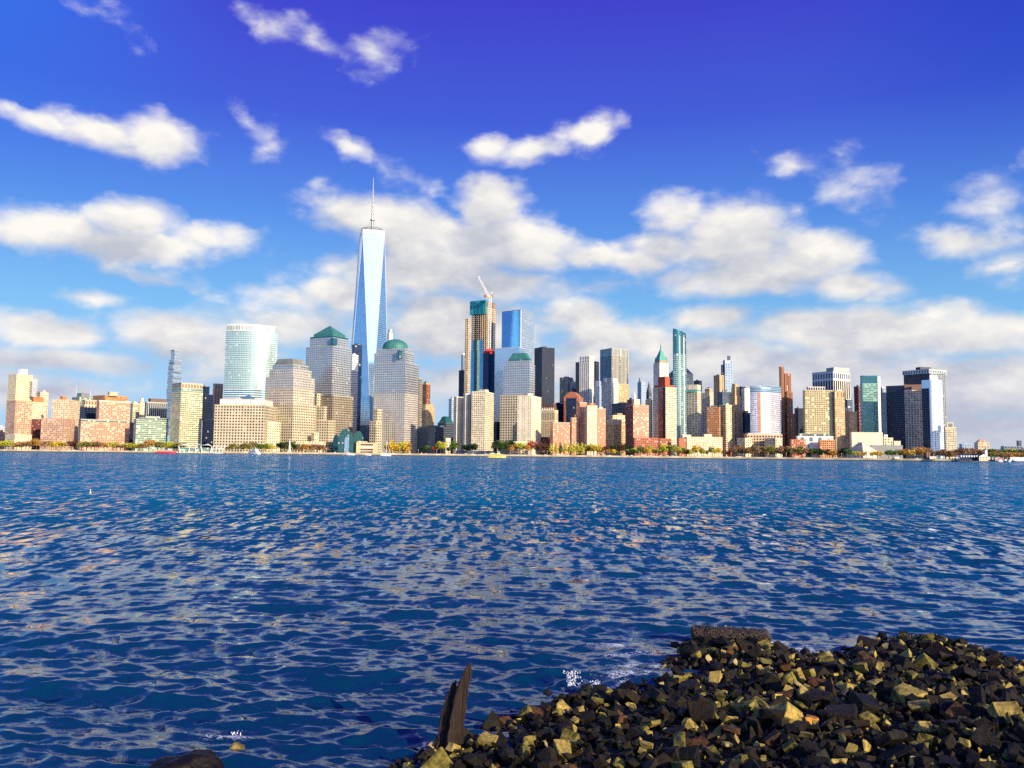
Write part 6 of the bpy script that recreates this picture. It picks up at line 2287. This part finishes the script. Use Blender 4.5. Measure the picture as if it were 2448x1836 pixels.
# domain for noise: the direction itself, flattened vertically (clouds stretch near the horizon)
nd3 = t.vmath('MULTIPLY', gdir, (1.0, 1.0, 1.7))
w1 = t.vmath('SUBTRACT', t.noise(nd3, 7, 3, .5, 'Color'), (.5, .5, .5))
w2 = t.vmath('SUBTRACT', t.noise(nd3, 22, 4, .6, 'Color'), (.5, .5, .5))
warp = t.vmath('ADD', t.vmath('MULTIPLY', w1, (.05, .02, 0)), t.vmath('MULTIPLY', w2, (.022, .018, 0)))
P1 = t.vmath('ADD', P0, warp)
fb = t.noise(nd3, 13, 9, .58)
fb2 = t.noise(t.vmath('ADD', nd3, (.0, 0, .035)), 13, 6, .58)
bil = t.noise(nd3, 34, 7, .62)
vo = t.node('ShaderNodeTexVoronoi', feature='SMOOTH_F1')
vo.inputs['Scale'].default_value = 17
vo.inputs['Detail'].default_value = 2.0
vo.inputs['Roughness'].default_value = .5
t.link(t.vmath('ADD', nd3, t.vmath('SCALE', w2, .045)), vo.inputs['Vector'])
puff = t.math('SUBTRACT', .66, vo.outputs['Distance'])


def field(P, fbn):
    n = t.node('ShaderNodeGroup')
    n.node_tree = grp
    t.link(P, n.inputs[0])
    return t.math('ADD', n.outputs[0], t.math('MULTIPLY', t.math('SUBTRACT', fbn, .5), 1.35))


F1 = field(P1, fb)
F2 = field(t.vmath('ADD', P1, (.012, .034, 0)), fb2)
F1 = t.math('ADD', F1, t.math('MULTIPLY', t.math('SUBTRACT', bil, .5), .85))
F1 = t.math('ADD', F1, t.math('MULTIPLY', puff, 1.2))
F1 = t.math('ADD', F1, t.mapr(el, .03, .26, .42, 0))
# the rest of the sky (behind and beside the camera)
rest = t.math('MULTIPLY', t.math('SUBTRACT', t.noise(nd3, 3.2, 8, .6), t.mapr(el, .1, 1.0, .5, .62, smooth=False)), 5.0)
out = t.mapr(t.math('ABSOLUTE', az), .62, .85)
restm = t.math('MULTIPLY', rest, out)
F1 = t.math('MAXIMUM', F1, t.math('SUBTRACT', restm, t.math('MULTIPLY', t.math('SUBTRACT', 1.0, out), 5.0)))
alpha = t.mapr(F1, -.15, 1.3)
shade = t.mapr(t.math('ADD', F2, t.math('SUBTRACT', t.math('MULTIPLY', t.math('SUBTRACT', bil, .5), 2.6), t.math('MULTIPLY', puff, 2.0))), -.5, 2.25, smooth=False)
low = t.mapr(el, .02, .30, 1.0, 0.0, smooth=False)
shade = t.math('MULTIPLY', shade, t.mapr(el, .0, .34, .95, .62, smooth=False))
lit = t.mix(shade, (.98, .94, .88), (.38, .43, .56))
lit = t.mix(t.math('MULTIPLY', t.mapr(el, 0, .16, 1, 0), .55), lit, (.56, .59, .72))

# clear sky: Nishita tinted towards the deep violet blue of the photograph
sky = t.node('ShaderNodeTexSky', sky_type='NISHITA')
sky.sun_disc = False
sky.sun_elevation = SUN_EL
sky.sun_rotation = math.atan2(SUN_DIR.x, SUN_DIR.y)
sky.altitude = 0
sky.air_density = 1.0
sky.dust_density = .6
sky.ozone_density = 3.0
ramp = t.node('ShaderNodeValToRGB')
cr = ramp.color_ramp
ele = t.mapr(el, -.02, .62, 0, 1, smooth=False)
t.link(ele, ramp.inputs[0])
SKYR = [(0.0, (.50, .72, .95)), (.12, (.42, .68, .95)), (.28, (.24, .58, 1.0)), (.45, (.12, .34, .97)), (.62, (.075, .15, .88)), (.82, (.07, .075, .8)), (1.0, (.045, .06, .7))]
cr.elements[0].position = 0
cr.elements[0].color = (*SKYR[0][1], 1)
cr.elements[1].position = 1
cr.elements[1].color = (*SKYR[-1][1], 1)
for p_, c_ in SKYR[1:-1]:
    e_ = cr.elements.new(p_)
    e_.color = (*c_, 1)
lum = t.node('ShaderNodeRGBToBW')
t.link(sky.outputs[0], lum.inputs[0])
lumv = lum.outputs[0]
SKYGAIN = 1.0
nz = t.math('POWER', t.math('MULTIPLY', lumv, .12), .18)      # keeps Nishita's own brightness pattern, softened
clear = t.vmath('SCALE', ramp.outputs[0], t.math('MULTIPLY', nz, SKYGAIN))
# sides of the frame lean from azure (left) to navy (right)
side = t.mapr(az, -.55, .55, 0, 1, smooth=False)
up = t.mapr(el, .2, .5)
clear = t.mix(t.math('MULTIPLY', up, t.mapr(az, -.3, -.6, 0, .8)), clear, (.035, .19, .85))
clear = t.mix(t.math('MULTIPLY', up, t.mapr(az, .3, .58, 0, .7)), clear, (.012, .06, .55))
full = t.mix(alpha, clear, lit)
# glow of the air round the sun, behind the camera
dt = t.vmath('DOT_PRODUCT', gdir, tuple(SUN_DIR), out=1)
glow = t.math('POWER', t.math('MAXIMUM', dt, 0.0), 13.0)
full = t.vmath('ADD', full, t.vmath('SCALE', (1.0, .9, .72), t.math('MULTIPLY', glow, 2.8)))
bg = t.node('ShaderNodeBackground')
t.link(t.vmath('SCALE', full, 8.3), bg.inputs[0])
bg.inputs[1].default_value = .1
wo = t.node('ShaderNodeOutputWorld')
t.link(bg.outputs[0], wo.inputs[0])
w.cycles.sampling_method = 'MANUAL'
w.cycles.sample_map_resolution = 512

# ---------------------------------------------------------------- unique labels
bylab = {}
for o in ALL:
    if o.get('kind') == 'stuff':
        continue
    bylab.setdefault(o['label'], []).append(o)
ORD = ['leftmost', 'second', 'third', 'fourth', 'fifth', 'sixth', 'seventh', 'eighth', 'ninth', 'tenth', 'eleventh', 'twelfth', 'thirteenth', 'fourteenth', 'fifteenth', 'sixteenth']
for lab, obs in bylab.items():
    if len(obs) > 1:
        obs.sort(key=lambda o: proj(origin(o))[0])
        n = len(obs)
        for k, o in enumerate(obs):
            pos = 'rightmost' if (k == n - 1) else (ORD[k] if k < len(ORD) else f'number {k + 1}')
            extra = f", {pos}" if pos in ('leftmost', 'rightmost') else f", {pos} from left"
            if len((lab + extra).split()) > 16:
                lab = lab.replace(' the ', ' ').replace(' in row ', ' ')
            if n == 2:
                extra = ', left one' if k == 0 else ', right one'
            o['label'] = lab.replace(', ', ' ') + extra

# ---------------------------------------------------------------- colour management
scene.view_settings.view_transform = 'Standard'
scene.view_settings.look = 'None'
scene.view_settings.exposure = 0.3
scene.view_settings.gamma = 1.0
scene.view_settings.use_curve_mapping = False
scene.render.film_transparent = False
scene.cycles.max_bounces = 6
scene.cycles.diffuse_bounces = 2
scene.cycles.glossy_bounces = 4
scene.cycles.sample_clamp_indirect = 50
scene.cycles.use_denoising = False
